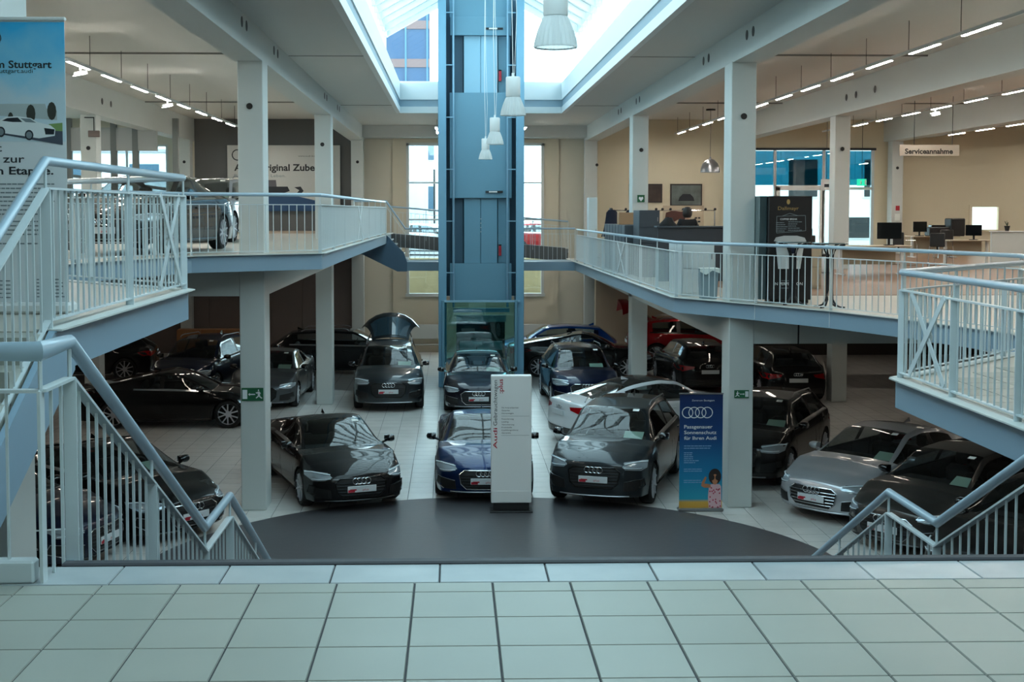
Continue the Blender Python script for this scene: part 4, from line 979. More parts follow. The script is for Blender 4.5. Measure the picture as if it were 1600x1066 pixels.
def ramp_mat(name, stops, z0, z1, noise=0, rough=.4, nscale=2.5):
    m = mat(name, (.5, .5, .5), rough); nt = m.node_tree; b = nt.nodes['Principled BSDF']; g = nt.nodes.new('ShaderNodeNewGeometry'); s = nt.nodes.new('ShaderNodeSeparateXYZ')
    mr = nt.nodes.new('ShaderNodeMapRange'); mr.inputs[1].default_value = z0; mr.inputs[2].default_value = z1; cr = nt.nodes.new('ShaderNodeValToRGB')
    nt.links.new(g.outputs['Position'], s.inputs[0]); nt.links.new(s.outputs['Z'], mr.inputs[0])
    src = mr.outputs[0]
    if noise:
        n = nt.nodes.new('ShaderNodeTexNoise'); n.inputs['Scale'].default_value = nscale; n.inputs['Detail'].default_value = 5; nt.links.new(g.outputs['Position'], n.inputs['Vector'])
        a = nt.nodes.new('ShaderNodeMath'); a.operation = 'MULTIPLY_ADD'; a.inputs[1].default_value = noise; nt.links.new(n.outputs['Fac'], a.inputs[0]); nt.links.new(src, a.inputs[2])
        c = nt.nodes.new('ShaderNodeMath'); c.operation = 'SUBTRACT'; c.inputs[1].default_value = noise/2; nt.links.new(a.outputs[0], c.inputs[0]); src = c.outputs[0]
    nt.links.new(src, cr.inputs[0]); e = cr.color_ramp.elements
    e[0].position = stops[0][0]; e[0].color = (*rgb(stops[0][1]), 1); e[1].position = stops[-1][0]; e[1].color = (*rgb(stops[-1][1]), 1)
    for p, c in stops[1:-1]: q = e.new(p); q.color = (*rgb(c), 1)
    nt.links.new(cr.outputs[0], b.inputs['Base Color']); return m
M_ink = mat('ink_dark', (28, 34, 42), .6); M_inkg = mat('ink_grey', (120, 132, 138), .6); M_wprint = mat('print_white', (222, 228, 230), .5)

# white sign pillar on the dark disc
sp_ = empty('sign_pillar', (1.0, 22.3, LW), label='tall white sign pillar with red and black upright lettering on the dark disc', cat='sign')
MB().rbox(.66, 1.37, 22.22, 22.40, LW+.16, -1.27, .012).build('panel', mat('pillar_white', (226, 230, 230), .35), sp_)
MB().rbox(.70, 1.33, 22.24, 22.38, LW+.03, LW+.16, .006).build('plinth', M_black, sp_); MB().rbox(.64, 1.39, 22.12, 22.48, LW, LW+.03, .006).build('base_plate', M_black, sp_)
rect('lower_panel', .67, 1.36, LW+.17, LW+.37, 22.212, M_wpl, sp_, .008)
for x in (.71, 1.32):
    for z in (LW+.21, LW+.33): disc(x, 22.21, z, .013, M_alu, sp_, 'y', 'screw').location = -sp_.location
yy = 22.217
fit_text('Audi', .37, .066, (.765, yy, -2.56), M_red, sp_, vertical=True, bold=.012); fit_text('Gebrauchtwagen', .80, .066, (.765, yy, -2.15), M_ink, sp_, vertical=True)
fit_text(':plus', .25, .075, (.865, yy, -1.58), M_red, sp_, vertical=True, bold=.014)
for k, t_ in enumerate(('Die Ansprechpartner', 'Gewerbe', 'Dienstwagen')): fit_text(t_, (.30, .14, .21)[k], .024, (.845, yy, -1.845-k*.05), M_ink, sp_)
for k, t_ in enumerate(('Finanzierung', 'Leasing', 'Versicherung', 'Ersatzteile', 'Inzahlungnahme', 'Garantie')): fit_text(t_, (.21, .12, .22, .18, .29, .16)[k], .024, (.845, yy, -2.045-k*.049), M_ink, sp_)
for z in (-1.985, -2.325): rect('rule', .84, 1.33, z, z+.004, yy, M_inkg, sp_)

# blue roll-up banner
bb = empty('rollup_banner', (4.36, 22.2, LW), label='blue roll-up banner with a girl in a flowered dress beside the near right column', cat='banner')
bx0, bx1, by = 3.97, 4.73, 22.2
M_bb = ramp_mat('banner_blue', [(0, (196, 150, 60)), (.06, (205, 160, 70)), (.085, (40, 150, 175)), (.30, (20, 120, 165)), (.62, (14, 62, 118)), (1, (10, 36, 84))], LW+.04, -1.6)
rect('banner_sheet', bx0, bx1, LW+.05, -1.60, by, M_bb, bb, .004); MB().rbox(bx0-.01, bx1+.01, by-.015, by+.02, -1.61, -1.585, .005).build('top_rail', M_alu, bb)
MB().rbox(bx0-.02, bx1+.02, by-.06, by+.10, LW, LW+.06, .015).build('base_cassette', M_alu, bb); MB().tube([(4.36, by+.03, LW+.05), (4.36, by+.02, -1.6)], .01, 6).build('pole', M_alu, bb)
fit_text('Zentrum Stuttgart', .40, .030, (4.18, by-.003, -1.73), M_wprint, bb)
r = rings(.093, .0085, .115).build('emblem_print', M_wprint, bb, True, local=True); r.location = Vector((4.28, by-.004, -1.93))-bb.location; r.scale = (1, .2, 1)
for k, (t_, w) in enumerate((('Passgenauer', .50), ('Sonnenschutz', .57), ('für Ihren Audi', .57))): fit_text(t_, w, .06, (4.05, by-.003, -2.21-k*.10), M_wprint, bb, bold=.012)
lines('small_print', 4.05, -2.53, (.48, .46), .04, .016, by-.003, mat('ink_pale_blue', (120, 160, 200), .6), bb, 3)
lines('small_print', 4.05, -2.65, (.16, .14, .16, .16, .26, .20), .035, .016, by-.003, mat('ink_pale_blue', (120, 160, 200), .6), bb, 4)
lines('small_print', 4.05, -2.94, (.32, .32), .035, .014, by-.003, mat('ink_pale_blue', (120, 160, 200), .6), bb, 5)
lines('small_print', 4.05, -3.14, (.30, .36), .035, .014, by-.003, mat('ink_pale_blue', (120, 160, 200), .6), bb, 6)
M_skin = mat('print_skin', (176, 118, 84), .6); M_dress = mat('print_dress', (206, 168, 176), .6); M_hair = mat('print_hair', (38, 26, 24), .6); M_flower = mat('print_flower', (168, 40, 66), .6)
def P_(u, v): return ((u-388)/775*.80+4.36, -2.44-(v-0)/1066*1.22)
flat('printed_dress', [P_(520, 1066), P_(505, 860), P_(520, 690), P_(560, 665), P_(700, 665), P_(728, 700), P_(735, 1066)], by-.003, M_dress, bb)
flat('printed_arm', [P_(545, 670), P_(555, 720), P_(440, 718), P_(385, 690), P_(400, 630), P_(455, 545), P_(480, 560), P_(440, 655), P_(500, 662)], by-.0032, M_skin, bb)
flat('printed_hair', [P_(620+108*cos(t), 545+122*sin(t)) for t in [2*pi*i/22 for i in range(22)]], by-.0042, M_hair, bb)
flat('printed_face', [P_(622+52*cos(t), 590+82*sin(t)) for t in [2*pi*i/18 for i in range(18)]], by-.0052, M_skin, bb)
for u in (570, 672): flat('printed_sunglasses', [P_(u+44*cos(t), 560+46*sin(t)) for t in [2*pi*i/16 for i in range(16)]], by-.0062, M_hair, bb)
fl = MB(); rnd = random.Random(5)
for k in range(26):
    u, v = rnd.uniform(535, 720), rnd.uniform(700, 1050); b = len(fl.v); fl.v += [(p[0], by-.0045, p[1]) for p in [P_(u+14*cos(t), v+14*sin(t)) for t in (0, 1.26, 2.5, 3.8, 5.0)]]; fl.q(*range(b, b+5))
fl.build('printed_flowers', M_flower, bb)['kind'] = 'stuff'

# big left banner on the raised platform
lbn = empty('rollup_banner', (-3.3, 9.35, ZM), rz=0, label='big white and sky blue roll-up banner on the left platform', cat='banner')
bY = 9.35; bX0, bX1 = -3.92, -2.79
M_sky = ramp_mat('banner_sky', [(0, (196, 214, 222)), (.35, (190, 212, 224)), (.6, (130, 200, 230)), (1, (50, 178, 235))], 2.15, 2.95, .75, nscale=3)
rect('banner_sheet', bX0, bX1, ZM+.08, 2.97, bY, mat('banner_white', (214, 220, 224), .5), lbn, .004)
rect('printed_sky', bX0, bX1, 2.10, 2.955, bY-.002, M_sky, lbn); MB().rbox(bX0-.01, bX1+.01, bY-.02, bY+.02, 2.965, 2.99, .006).build('top_rail', M_wpl, lbn)
MB().rbox(bX0-.03, bX1+.03, bY-.1, bY+.12, ZM, ZM+.08, .02).build('base_cassette', M_wpl, lbn)
def Lb(u, v): return ((u-708)*.004675, 1.6-(v-330)*.004675)
flat('printed_building', [Lb(-60, 178), Lb(98, 190), Lb(98, 176), Lb(82, 172), Lb(80, 165), Lb(20, 165), Lb(-60, 168)], bY-.003, mat('print_building', (170, 182, 184), .6), lbn)
for u, v in ((3, 190), (27, 186), (58, 180), (90, 176)):
    h = 14 if u > 50 else 8
    flat('printed_tree', [Lb(u+6*cos(t)*(h/12), v+h*sin(t)) for t in [2*pi*i/12 for i in range(12)]], bY-.004, mat('print_tree', (52, 54, 48), .7), lbn)
flat('printed_road', [Lb(-80, 197), Lb(0, 201), Lb(106, 206), Lb(106, 228), Lb(0, 210), Lb(-80, 202)], bY-.004, mat('print_road', (70, 78, 92), .6), lbn)
flat('printed_lawn', [Lb(85, 196), Lb(106, 194), Lb(106, 207), Lb(90, 206)], bY-.0045, mat('print_lawn', (120, 150, 90), .6), lbn)
flat('printed_car_body', [Lb(3, 205), Lb(4, 196), Lb(12, 189), Lb(20, 185), Lb(38, 184), Lb(58, 187), Lb(68, 193), Lb(88, 198), Lb(95, 204), Lb(94, 214), Lb(70, 218), Lb(50, 215), Lb(16, 210), Lb(5, 208)], bY-.006, M_wprint, lbn)
flat('printed_car_glass', [Lb(14, 191), Lb(22, 187), Lb(38, 186), Lb(45, 193), Lb(30, 193)], bY-.007, M_ink, lbn); flat('printed_car_glass', [Lb(42, 187), Lb(57, 188), Lb(66, 194), Lb(50, 193)], bY-.007, M_inkg, lbn)
flat('printed_grille', [Lb(78, 202), Lb(94, 204), Lb(93, 212), Lb(80, 212)], bY-.007, M_ink, lbn)
for u, v in ((12, 208), (55, 213)): flat('printed_wheel', [Lb(u+6.5*cos(t), v+8*sin(t)) for t in [2*pi*i/16 for i in range(16)]], bY-.008, M_ink, lbn); flat('printed_rim', [Lb(u+4.5*cos(t), v+5.5*sin(t)) for t in [2*pi*i/16 for i in range(16)]], bY-.009, M_inkg, lbn)
r = rings(.055, .004, .077).build('emblem_print', M_ink, lbn, True, local=True); r.location = Vector((-3.412, bY-.006, 2.838))-lbn.location; r.scale = (1, .2, 1)
fit_text('Audi Zentrum Stuttgart', .84, .052, (-3.724, bY-.004, 2.628), M_ink, lbn, bold=.02); fit_text('www.audi-zentrum-stuttgart.audi', .70, .030, (-3.72, bY-.004, 2.592), M_ink, lbn)
fit_text('Weitsicht', .42, .055, (-3.67, bY-.004, 2.03), M_ink, lbn, bold=.01); fit_text('auch zur', .40, .055, (-3.49, bY-.004, 1.95), M_ink, lbn, bold=.01); fit_text('neuen Etappe.', .62, .055, (-3.505, bY-.004, 1.865), M_ink, lbn, bold=.02)
lines('small_print', -3.85, 1.79, (.97, .96, .95, .96, .97, .94, .96, .95), .031, .010, bY-.004, M_inkg, lbn, 7); lines('small_print', -3.85, 1.52, (.95, .96, .93, .95), .031, .010, bY-.004, M_inkg, lbn, 8); lines('small_print', -3.85, 1.36, (.9, .5), .03, .010, bY-.004, M_inkg, lbn, 9)
lines('small_print', -3.35, 1.09, (.14, .15, .15, .15, .15), .03, .009, bY-.004, M_inkg, lbn, 10); lines('small_print', -3.02, 1.10, (.16, .19, .19, .18, .19, .2), .025, .009, bY-.004, M_inkg, lbn, 11)

# accessory poster on the dark wall
ap = empty('wall_poster', (-6.3, 47.9, 2.8), label='large white wall poster on the dark wall at the back of the left gallery', cat='poster')
pY = 47.88
rect('poster_board', -8.37, -4.2, 1.72, 4.04, pY, mat('poster_white', (188, 190, 186), .6), ap, .06)
fit_text('Audi Original Zubehör', 3.55, .24, (-8.12, pY-.004, 3.1), M_black, ap, bold=.028); fit_text('Passend für Ihr Leben.', 1.9, .11, (-8.12, pY-.004, 2.86), M_inkg, ap); fit_text('www.audi-boerse.de', .95, .05, (-5.75, pY-.004, 3.62), M_ink, ap)
r = rings(.19, .022, .25).build('emblem_print', M_ink, ap, True, local=True); r.location = Vector((-7.62, pY-.01, 3.68))-ap.location; r.scale = (1, .2, 1)
def Pp(u, v): return ((350+u*180/1600-708)*.02395, 1.6-(220+v*110/978-330)*.02395)
flat('printed_blue_car', [Pp(-200, 978), Pp(-100, 900), Pp(500, 760), Pp(900, 745), Pp(1150, 800), Pp(1400, 860), Pp(1480, 978)], pY-.004, mat('print_blue', (30, 72, 112), .5), ap)
flat('printed_roof_box', [Pp(300, 740), Pp(590, 640), Pp(900, 640), Pp(930, 700), Pp(800, 750), Pp(590, 750)], pY-.006, M_ink, ap); flat('printed_bag', [Pp(600, 640), Pp(610, 550), Pp(740, 550), Pp(750, 640)], pY-.006, mat('print_bag', (84, 84, 90), .6), ap)
flat('printed_rack', [Pp(990, 650), Pp(1080, 640), Pp(1120, 700), Pp(1060, 770), Pp(1010, 750), Pp(1060, 690)], pY-.006, M_ink, ap)

# safety signs
def exit_sign(x0, x1, z0, z1, y, flip, label):
    e = empty('exit_sign', ((x0+x1)/2, y, z0), label=label, cat='sign', group='green escape signs on the columns'); w = x1-x0; h = z1-z0
    rect('sign_plate', x0, x1, z0, z1, y-.012, M_green, e, .012); f = (lambda t: x0+t*w) if not flip else (lambda t: x1-t*w); Zz = lambda t: z0+t*h; yq = y-.015
    rect('door_symbol', *sorted((f(.04), f(.26))), Zz(.15), Zz(.85), yq, M_wprint, e)
    flat('arrow_symbol', [(f(.30), Zz(.5)), (f(.38), Zz(.62)), (f(.38), Zz(.54)), (f(.62), Zz(.54)), (f(.62), Zz(.46)), (f(.38), Zz(.46)), (f(.38), Zz(.38))], yq, M_wprint, e)
    g = MB(); g.poly([(x, yq, z) for x, z in circ(f(.78), Zz(.82), w*.03, h*.07, 10)])
    for a, b_, t_ in (((.78, .72), (.80, .42), .10), ((.78, .70), (.70, .58), .05), ((.70, .58), (.66, .66), .04), ((.80, .68), (.87, .56), .05), ((.80, .44), (.73, .30), .06), ((.73, .30), (.66, .22), .05), ((.80, .44), (.86, .28), .06), ((.86, .28), (.94, .20), .05)):
        g.bar((f(a[0]), yq, Zz(a[1])), (f(b_[0]), yq, Zz(b_[1])), h*t_*1.6, .002, side=(1, 0, 1))
    g.build('running_figure', M_wprint, e)['kind'] = 'stuff'
exit_sign(-3.715, -3.335, -1.73, -1.50, 22.44, False, 'green running-man escape sign on the near left column')
exit_sign(4.98, 5.24, -1.71, -1.57, 22.44, True, 'green running-man escape sign on the near right column')
e = empty('first_aid_sign', (5.12, 34.84, 1.85), label='green heart sign on the second right column', cat='sign'); rect('sign_plate', 5.02, 5.22, 1.84, 2.04, 34.83, M_green, e, .01)
flat('heart_symbol', [(5.12+.062*sin(t)**3, 1.935+.0045*(13*cos(t)-5*cos(2*t)-2*cos(3*t)-cos(4*t))) for t in [2*pi*i/24 for i in range(24)]], 34.826, M_wprint, e)
# hanging signs
hs = empty('hanging_sign', (14.6, 38, 3.36), label='hanging white sign reading Serviceannahme at the far right', cat='sign')
sy = 38; k_ = sy/2000
rect('sign_board', (1409-708)*k_, (1503-708)*k_, 1.6+(330-243)*k_, 1.6+(330-226)*k_, sy, mat('sign_cream', (196, 186, 172), .6), hs, .05)
fit_text('Serviceannahme', 76*k_, .15, ((1417-708)*k_, sy-.004, 1.6+(330-240)*k_), M_black, hs, bold=.032)
MB().tube([(13.75, 38.02, 3.58), (13.75, 38.02, 5.0)], .01, 4).build('wire', M_dmet, hs); MB().tube([(14.9, 38.02, 3.58), (14.9, 38.02, 5.02)], .01, 4).build('wire', M_dmet, hs)
hs = empty('hanging_sign', (11.6, 40, 2.6), label='small white hanging board in front of the teal windows', cat='sign')
rect('sign_board', 11.55, 11.9, 2.25, 2.6, 40, M_wpl, hs, .03); rect('printed_number', 11.65, 11.8, 2.35, 2.45, 39.996, M_ink, hs); MB().tube([(11.72, 40.01, 2.6), (11.72, 40.01, 5.02)], .008, 4).build('wire', M_dmet, hs)
hs = empty('hanging_sign', (15.9, 47.5, 2.7), label='lit green escape sign above the glass door at the back', cat='sign')
rect('sign_board', 15.1, 15.45, 2.55, 2.8, 47.6, emis('exit_green', (.02, .5, .28), .9), hs, .05); MB().tube([(15.28, 47.62, 2.8), (15.28, 47.62, 5.02)], .01, 4).build('wire', M_dmet, hs); rect('arrow_symbol', 15.22, 15.26, 2.6, 2.75, 47.595, M_wprint, hs); rect('door_symbol', 15.38, 15.44, 2.58, 2.77, 47.595, M_wprint, hs)
for x, z, lab in ((-9.6, 3.58, 'small brown box sign hanging by the outer left column'), (-11.9, 3.4, 'small brown box sign by the grey posts at the far left')):
    hs = empty('box_sign', (x, 34.7, z), label=lab, cat='sign'); MB().rbox(x-.15, x+.15, 34.6, 34.7, z, z+.17, .01).build('sign_box', M_brown, hs); MB().tube([(x, 34.65, z+.17), (x, 34.65, 4.1), (x-.25, 34.65, 4.1)], .015, 5).build('conduit', M_dmet, hs)
# framed pictures
for (a, b_, c, d_), lab, inner in (((6.6, 7.85, 1.92, 2.62), 'dark framed picture partly behind the second right column', (60, 50, 46)), ((8.15, 9.35, 1.78, 2.62), 'framed picture of a car in mist on the tan wall', (96, 106, 104))):
    p = empty('picture', ((a+b_)/2, 47.95, c), label=lab, cat='picture'); rect('frame', a, b_, c, d_, 47.95, mat('print_dark', (44, 38, 38), .6), p, .04)
    rect('print', a+.05, b_-.05, c+.05, d_-.05, 47.945, mat('mist_print_%d' % inner[0], inner, .7, noise=.7, nscale=3), p)
    if inner[0] > 80: flat('printed_car', [(8.45, 1.98), (8.5, 2.12), (8.62, 2.24), (8.9, 2.24), (9.02, 2.12), (9.06, 1.98)], 47.94, M_ink, p)

# ================================================================== GALLERY FURNITURE (right)
def cabinet(x0, x1, y0, y1, h, label, body, n=2, rows=1, cat='cabinet', z=0, group=None, name='cabinet'):
    c = empty(name, ((x0+x1)/2, y0, z), label=label, cat=cat, group=group); MB().rbox(x0, x1, y0, y1, z, z+h, .01).build('carcass', body, c)
    for i in range(n):
        for r_ in range(rows):
            xa = x0+(x1-x0)*i/n+.008; xb = x0+(x1-x0)*(i+1)/n-.008; za = z+.06+(h-.08)*r_/rows; zb = z+.06+(h-.08)*(r_+1)/rows-.012
            d = MB().rbox(xa, xb, y0-.018, y0, za, zb, .004).build('door', body, c); MB().box(xb-.05, xb-.035, y0-.03, y0-.018, (za+zb)/2-.05, (za+zb)/2+.05).build('handle', M_alu, d)
    return c
M_cw = mat('cabinet_white', (196, 206, 208), .45); M_cd = mat('counter_dark', (58, 66, 74), .5); M_cd2 = mat('counter_dark_side', (46, 52, 60), .5)
cabinet(4.02, 4.28, 37.9, 38.4, 2.0, 'tall pale locker at the far corner of the right gallery', M_cw, 1, 1, z=0, name='locker')
c = cabinet(4.32, 4.92, 24.0, 25.4, 1.0, 'white two-part drawer cabinet by the gallery railing', M_cw, 1, 2)
MB().rbox(4.30, 4.316, 24.0, 24.68, .06, .98, .004).build('side_panel', M_cw, c); MB().rbox(4.30, 4.316, 24.71, 25.4, .06, .98, .004).build('side_panel', M_cw, c)
for i in range(7): cabinet(4.32, 4.85, 35.9-i*.62, 35.9-i*.62+.56, 1.24, 'slate grey low shelf unit beside the gallery railing, %s from the tall locker' % ('first', 'second', 'third', 'fourth', 'fifth', 'sixth', 'seventh')[i], M_cd, 1, 3, group='slate grey shelf units along the railing')
cabinet(4.5, 5.0, 30.9, 31.9, 1.62, 'tall slate grey filing cabinet behind the white drawer cabinet', M_cd, 1, 4)
ct = empty('counter', (6.4, 29, 0), label='long dark reception counter right of the tall filing cabinet', cat='counter')
MB().rbox(4.65, 6.55, 29, 29.06, 0, 1.22, .008).build('front_panel', M_cd2, ct); MB().rbox(6.57, 8.1, 29, 29.06, 0, 1.22, .008).build('front_panel', M_cd2, ct); MB().rbox(4.62, 8.15, 28.95, 29.4, 1.22, 1.26, .008).build('top', M_cd, ct); MB().rbox(8.08, 8.14, 29, 31, 0, 1.22, .008).build('end_panel', M_cd, ct)
wb = empty('waste_bin', (4.68, 23.3, 0), label='light grey waste bin with white liner near the column', cat='bin'); mb = MB(); b = 0
mb.v = [(4.53, 23.2, .0), (4.81, 23.2, 0), (4.81, 23.42, 0), (4.53, 23.42, 0), (4.50, 23.17, .54), (4.84, 23.17, .54), (4.84, 23.45, .54), (4.50, 23.45, .54)]
for f in ((3, 2, 1, 0), (0, 1, 5, 4), (1, 2, 6, 5), (2, 3, 7, 6), (3, 0, 4, 7)): mb.q(*f)
mb.build('body', mat('bin_grey', (128, 148, 156), .5), wb); mb = MB(); mb.v = [(4.49, 23.16, .56), (4.85, 23.16, .56), (4.85, 23.46, .56), (4.49, 23.46, .56), (4.49, 23.155, .50), (4.60, 23.155, .44), (4.72, 23.155, .52), (4.85, 23.155, .47)]
mb.q(0, 4, 5, 6, 7, 1); mb.q(0, 1, 2, 3); mb.build('liner', M_paper, wb)
# coffee kiosk
kk = empty('coffee_machine', (5.8, 22.1, 0), label='tall black coffee kiosk with a printed paper cup, behind the railing', cat='kiosk'); kx0, kx1, ky = 5.46, 6.22, 22.05
MB().rbox(kx0, kx1, ky, ky+.42, .06, 1.86, .01).build('cabinet', mat('kiosk_black', (26, 24, 26), .35), kk); MB().rbox(kx0+.04, kx1-.04, ky+.03, ky+.40, 0, .06, .01).build('plinth', M_black, kk)
MB().rbox(kx0-.14, kx0-.005, ky+.1, ky+.42, .06, 1.86, .006).build('side_glass', mat('kiosk_side', (58, 76, 80), .15, coat=.5), kk)
M_gold = mat('gold_print', (170, 140, 84), .5)
fit_text('Dallmayr', .36, .06, (5.62, ky-.004, 1.62), M_gold, kk); flat('crest_print', circ(5.8, 1.76, .03, .045, 10), ky-.003, M_gold, kk)
def K(u, v): return (kx0+(u-105)/325*.76, 1.86-(v-32)/960*1.84)
g = MB(); 
for p, q in ((K(165, 215), K(378, 207)), (K(378, 207), K(382, 345)), (K(382, 345), K(165, 365)), (K(165, 365), K(165, 215)), (K(200, 215), K(262, 188)), (K(262, 188), K(325, 210))): g.bar((p[0], ky-.003, p[1]), (q[0], ky-.003, q[1]), .008, .003, side=(q[1]-p[1], 0, -(q[0]-p[0])) if abs(q[1]-p[1])+abs(q[0]-p[0]) > 0 else None)
g.build('printed_frame', M_inkg, kk); fit_text('COFFEE BREAK', .30, .03, (5.66, ky-.004, K(0, 248)[1]), M_wprint, kk, bold=.01)
lines('small_print', 5.59, K(0, 275)[1], (.14, .16, .2, .18, .15), .036, .012, ky-.003, M_inkg, kk, 12); lines('small_print', 5.80, K(0, 268)[1], (.24, .16, .14, .2, .24), .036, .012, ky-.003, M_inkg, kk, 13)
flat('printed_cup', [K(158, 440), K(375, 440), K(345, 690), K(180, 690)], ky-.003, M_wprint, kk); flat('printed_lid', [K(145, 440), K(160, 405), K(220, 390), K(320, 390), K(375, 408), K(388, 440)], ky-.004, mat('print_lid', (178, 180, 180), .5), kk)
flat('printed_badge', [K(262, 480), K(305, 475), K(305, 550), K(262, 555)], ky-.005, mat('print_navy', (32, 44, 78), .5), kk); fit_text('mayr', .15, .045, (K(270, 0)[0], ky-.006, K(0, 612)[1]), M_inkg, kk)
fit_text('IN PERFEKTION', .50, .05, (K(150, 0)[0], ky-.004, K(0, 838)[1]), M_wprint, kk, bold=.012); lines('small_print', K(205, 0)[0], K(0, 800)[1], (.22,), .03, .012, ky-.003, M_inkg, kk, 14); lines('small_print', K(205, 0)[0], K(0, 868)[1], (.26,), .03, .014, ky-.003, M_inkg, kk, 15)
# bistro tables with bent tube legs
def bistro(x, y, label, top=True):
    t = empty('bistro_table', (x, y, 0), label=label, cat='table', group='glass bistro tables by the railing')
    MB().lathe([(.001, 1.06), (.29, 1.06), (.295, 1.07), (.29, 1.08), (.001, 1.08)], (x, y, 0), 32).build('table_top', mat('table_glass', (70, 92, 96), .12, coat=.6), t, True)
    for k in range(4):
        a = pi/4+k*pi/2; c, s = cos(a), sin(a)
        MB().tube([(x+r_*c, y+r_*s, z) for r_, z in ((.27, 1.045), (.2, 1.04), (.10, .98), (.055, .85), (.05, .3), (.06, .14), (.12, .05), (.20, .02), (.28, .02))], .016, 6).build('leg', M_dmet, t)
bistro(5.8, 21.72, 'glass bistro table with bent dark legs in front of the coffee kiosk'); bistro(6.22, 20.98, 'glass bistro table with bent dark legs right of the coffee kiosk')
# desks, chairs, screens
M_desk = mat('desk_top', (176, 164, 142), .45); M_dk = mat('desk_beige', (170, 158, 136), .55)
def desk(x0, x1, y0, y1, label, h=.74, panel=True):
    d = empty('desk', ((x0+x1)/2, y0, 0), label=label, cat='desk', group='office desks on the right gallery'); MB().rbox(x0, x1, y0, y1, h-.03, h, .008).build('desk_top', M_desk, d)
    for x in (x0+.12, x1-.12):
        MB().rbox(x-.04, x+.04, (y0+y1)/2-.04, (y0+y1)/2+.04, .03, h-.03, .01).build('leg', M_wpl, d); MB().rbox(x-.04, x+.04, y0+.05, y1-.05, 0, .03, .01).build('foot', M_wpl, d)
    if panel: MB().rbox(x0+.18, x1-.18, y1-.12, y1-.09, .25, h-.03, .005).build('modesty_panel', M_dk, d)
    return d
def monitor(x, y, z, rz, label, s=1.0):
    m = empty('monitor', (x, y, z), rz, label, 'monitor', 'computer screens on the desks')
    MB().rbox(-.26*s, .26*s, -.02, .02, .14*s, .50*s, .01).build('screen', M_blackg, m, local=True); MB().rbox(-.03, .03, .02, .05, .02, .3*s, .006).build('stand', M_black, m, local=True); MB().rbox(-.12, .12, -.08, .12, 0, .02, .006).build('foot', M_black, m, local=True)
    MB().rbox(-.25*s, .25*s, -.022, -.019, .15*s, .49*s, .002).build('display', mat('display_dark', (14, 18, 22), .1), m, local=True)
def chair(x, y, rz, label, arms=True):
    c = empty('office_chair', (x, y, 0), rz, label, 'chair', 'black office chairs')
    MB().rbox(-.24, .24, -.24, .24, .44, .51, .03).build('seat', M_black, c, True, True); MB().rbox(-.22, .22, .22, .27, .58, .98, .03).build('backrest', M_black, c, True, True)
    MB().bar((0, .23, .46), (0, .26, .66), .05, .02, side=(1, 0, 0)).build('back_support', M_black, c, local=True)
    for s in (1, -1): MB().tube([(s*.24, .22, .75), (s*.27, -.15, .74), (s*.27, -.22, .6), (s*.27, -.24, .02), (s*.27, .24, .02), (s*.24, .22, .6)], .012, 6).build('arm_frame', M_chrome, c, local=True)
desk(9.6, 11.4, 31.5, 32.3, 'beige desk with a black screen in front of the inner column'); monitor(10.95, 31.9, .74, -.15, 'black screen on the beige desk near the inner column', 1.15)
desk(8.3, 9.7, 33.2, 34.0, 'desk with a low pedestal behind the bistro tables'); cabinet(8.95, 9.55, 34.6, 35.0, .98, 'beige side cabinet in front of the glass doors', M_dk, 1, 2)
monitor(9.3, 33.6, .74, .3, 'small dark screen on the desk behind the bistro tables', .8)
cabinet(7.05, 7.6, 26.2, 26.7, .86, 'low beige cabinet right of the kiosk', M_dk, 1, 2)
desk(15.75, 17.4, 43.5, 44.3, 'desk in front of the back wall below the service sign'); monitor(16.1, 43.8, .74, .2, 'screen on the desk below the service sign')
pr = empty('printer', (16.9, 43.9, .74), label='large black printer block on the desk below the service sign', cat='printer'); MB().rbox(16.4, 17.1, 43.7, 44.2, .74, 1.05, .03).build('body', M_black, pr); MB().rbox(17.1, 17.6, 43.6, 44.2, .74, 1.35, .03).build('feeder', M_black, pr); MB().rbox(16.45, 17.0, 43.55, 43.7, .80, .84, .01).build('paper_tray', M_dmet, pr); MB().rbox(16.5, 17, 43.8, 44.1, 1.05, 1.12, .01).build('lid', M_blackg, pr)
desk(14.6, 16.1, 37.6, 38.3, 'desk with screens left of the white partition'); monitor(15.55, 37.9, .74, -.6, 'turned dark screen on the desk left of the partition', .9)
pt = empty('partition', (15.9, 35.2, 0), label='white chest-high partition wall at the far right', cat='partition'); MB().rbox(14.95, 18.4, 35.2, 35.3, 0, 1.02, .01).build('panel', M_white, pt); MB().rbox(14.93, 18.42, 35.15, 35.35, 1.02, 1.05, .008).build('cap', M_wpl, pt)
chair(13.95, 36.3, 2.4, 'black cantilever chair left of the white partition'); chair(13.3, 37.4, 2.0, 'black chair farther back, left of the white partition'); chair(9.3, 32.5, .6, 'black chair behind the desk by the inner column'); chair(16.6, 42.9, 3.1, 'black chair before the desk below the service sign')
for x, y, z, lab in ((15.4, 35.25, 1.05, 'dark potted grass on the white partition'), (8.95+.3, 34.8, .98, 'small box with a plant on the beige side cabinet')):
    v = empty('potted_plant', (x, y, z), label=lab, cat='plant'); MB().lathe([(.05, 0), (.08, .14), (.07, .14), (.001, .12)], (x, y, z), 12, cap=False).build('pot', M_black, v, True)
    g = MB(); rnd = random.Random(int(x*10))
    for k in range(16):
        a = rnd.uniform(0, 6.28); l = rnd.uniform(.06, .14); p0 = Vector((x, y, z+.12)); p1 = p0+Vector((cos(a)*l*.6, sin(a)*l*.6, l*1.2)); g.bar(p0, p1, .012, .003)
    o = g.build('leaves', mat('leaf_dark', (52, 66, 44), .6), v); o['kind'] = 'stuff'
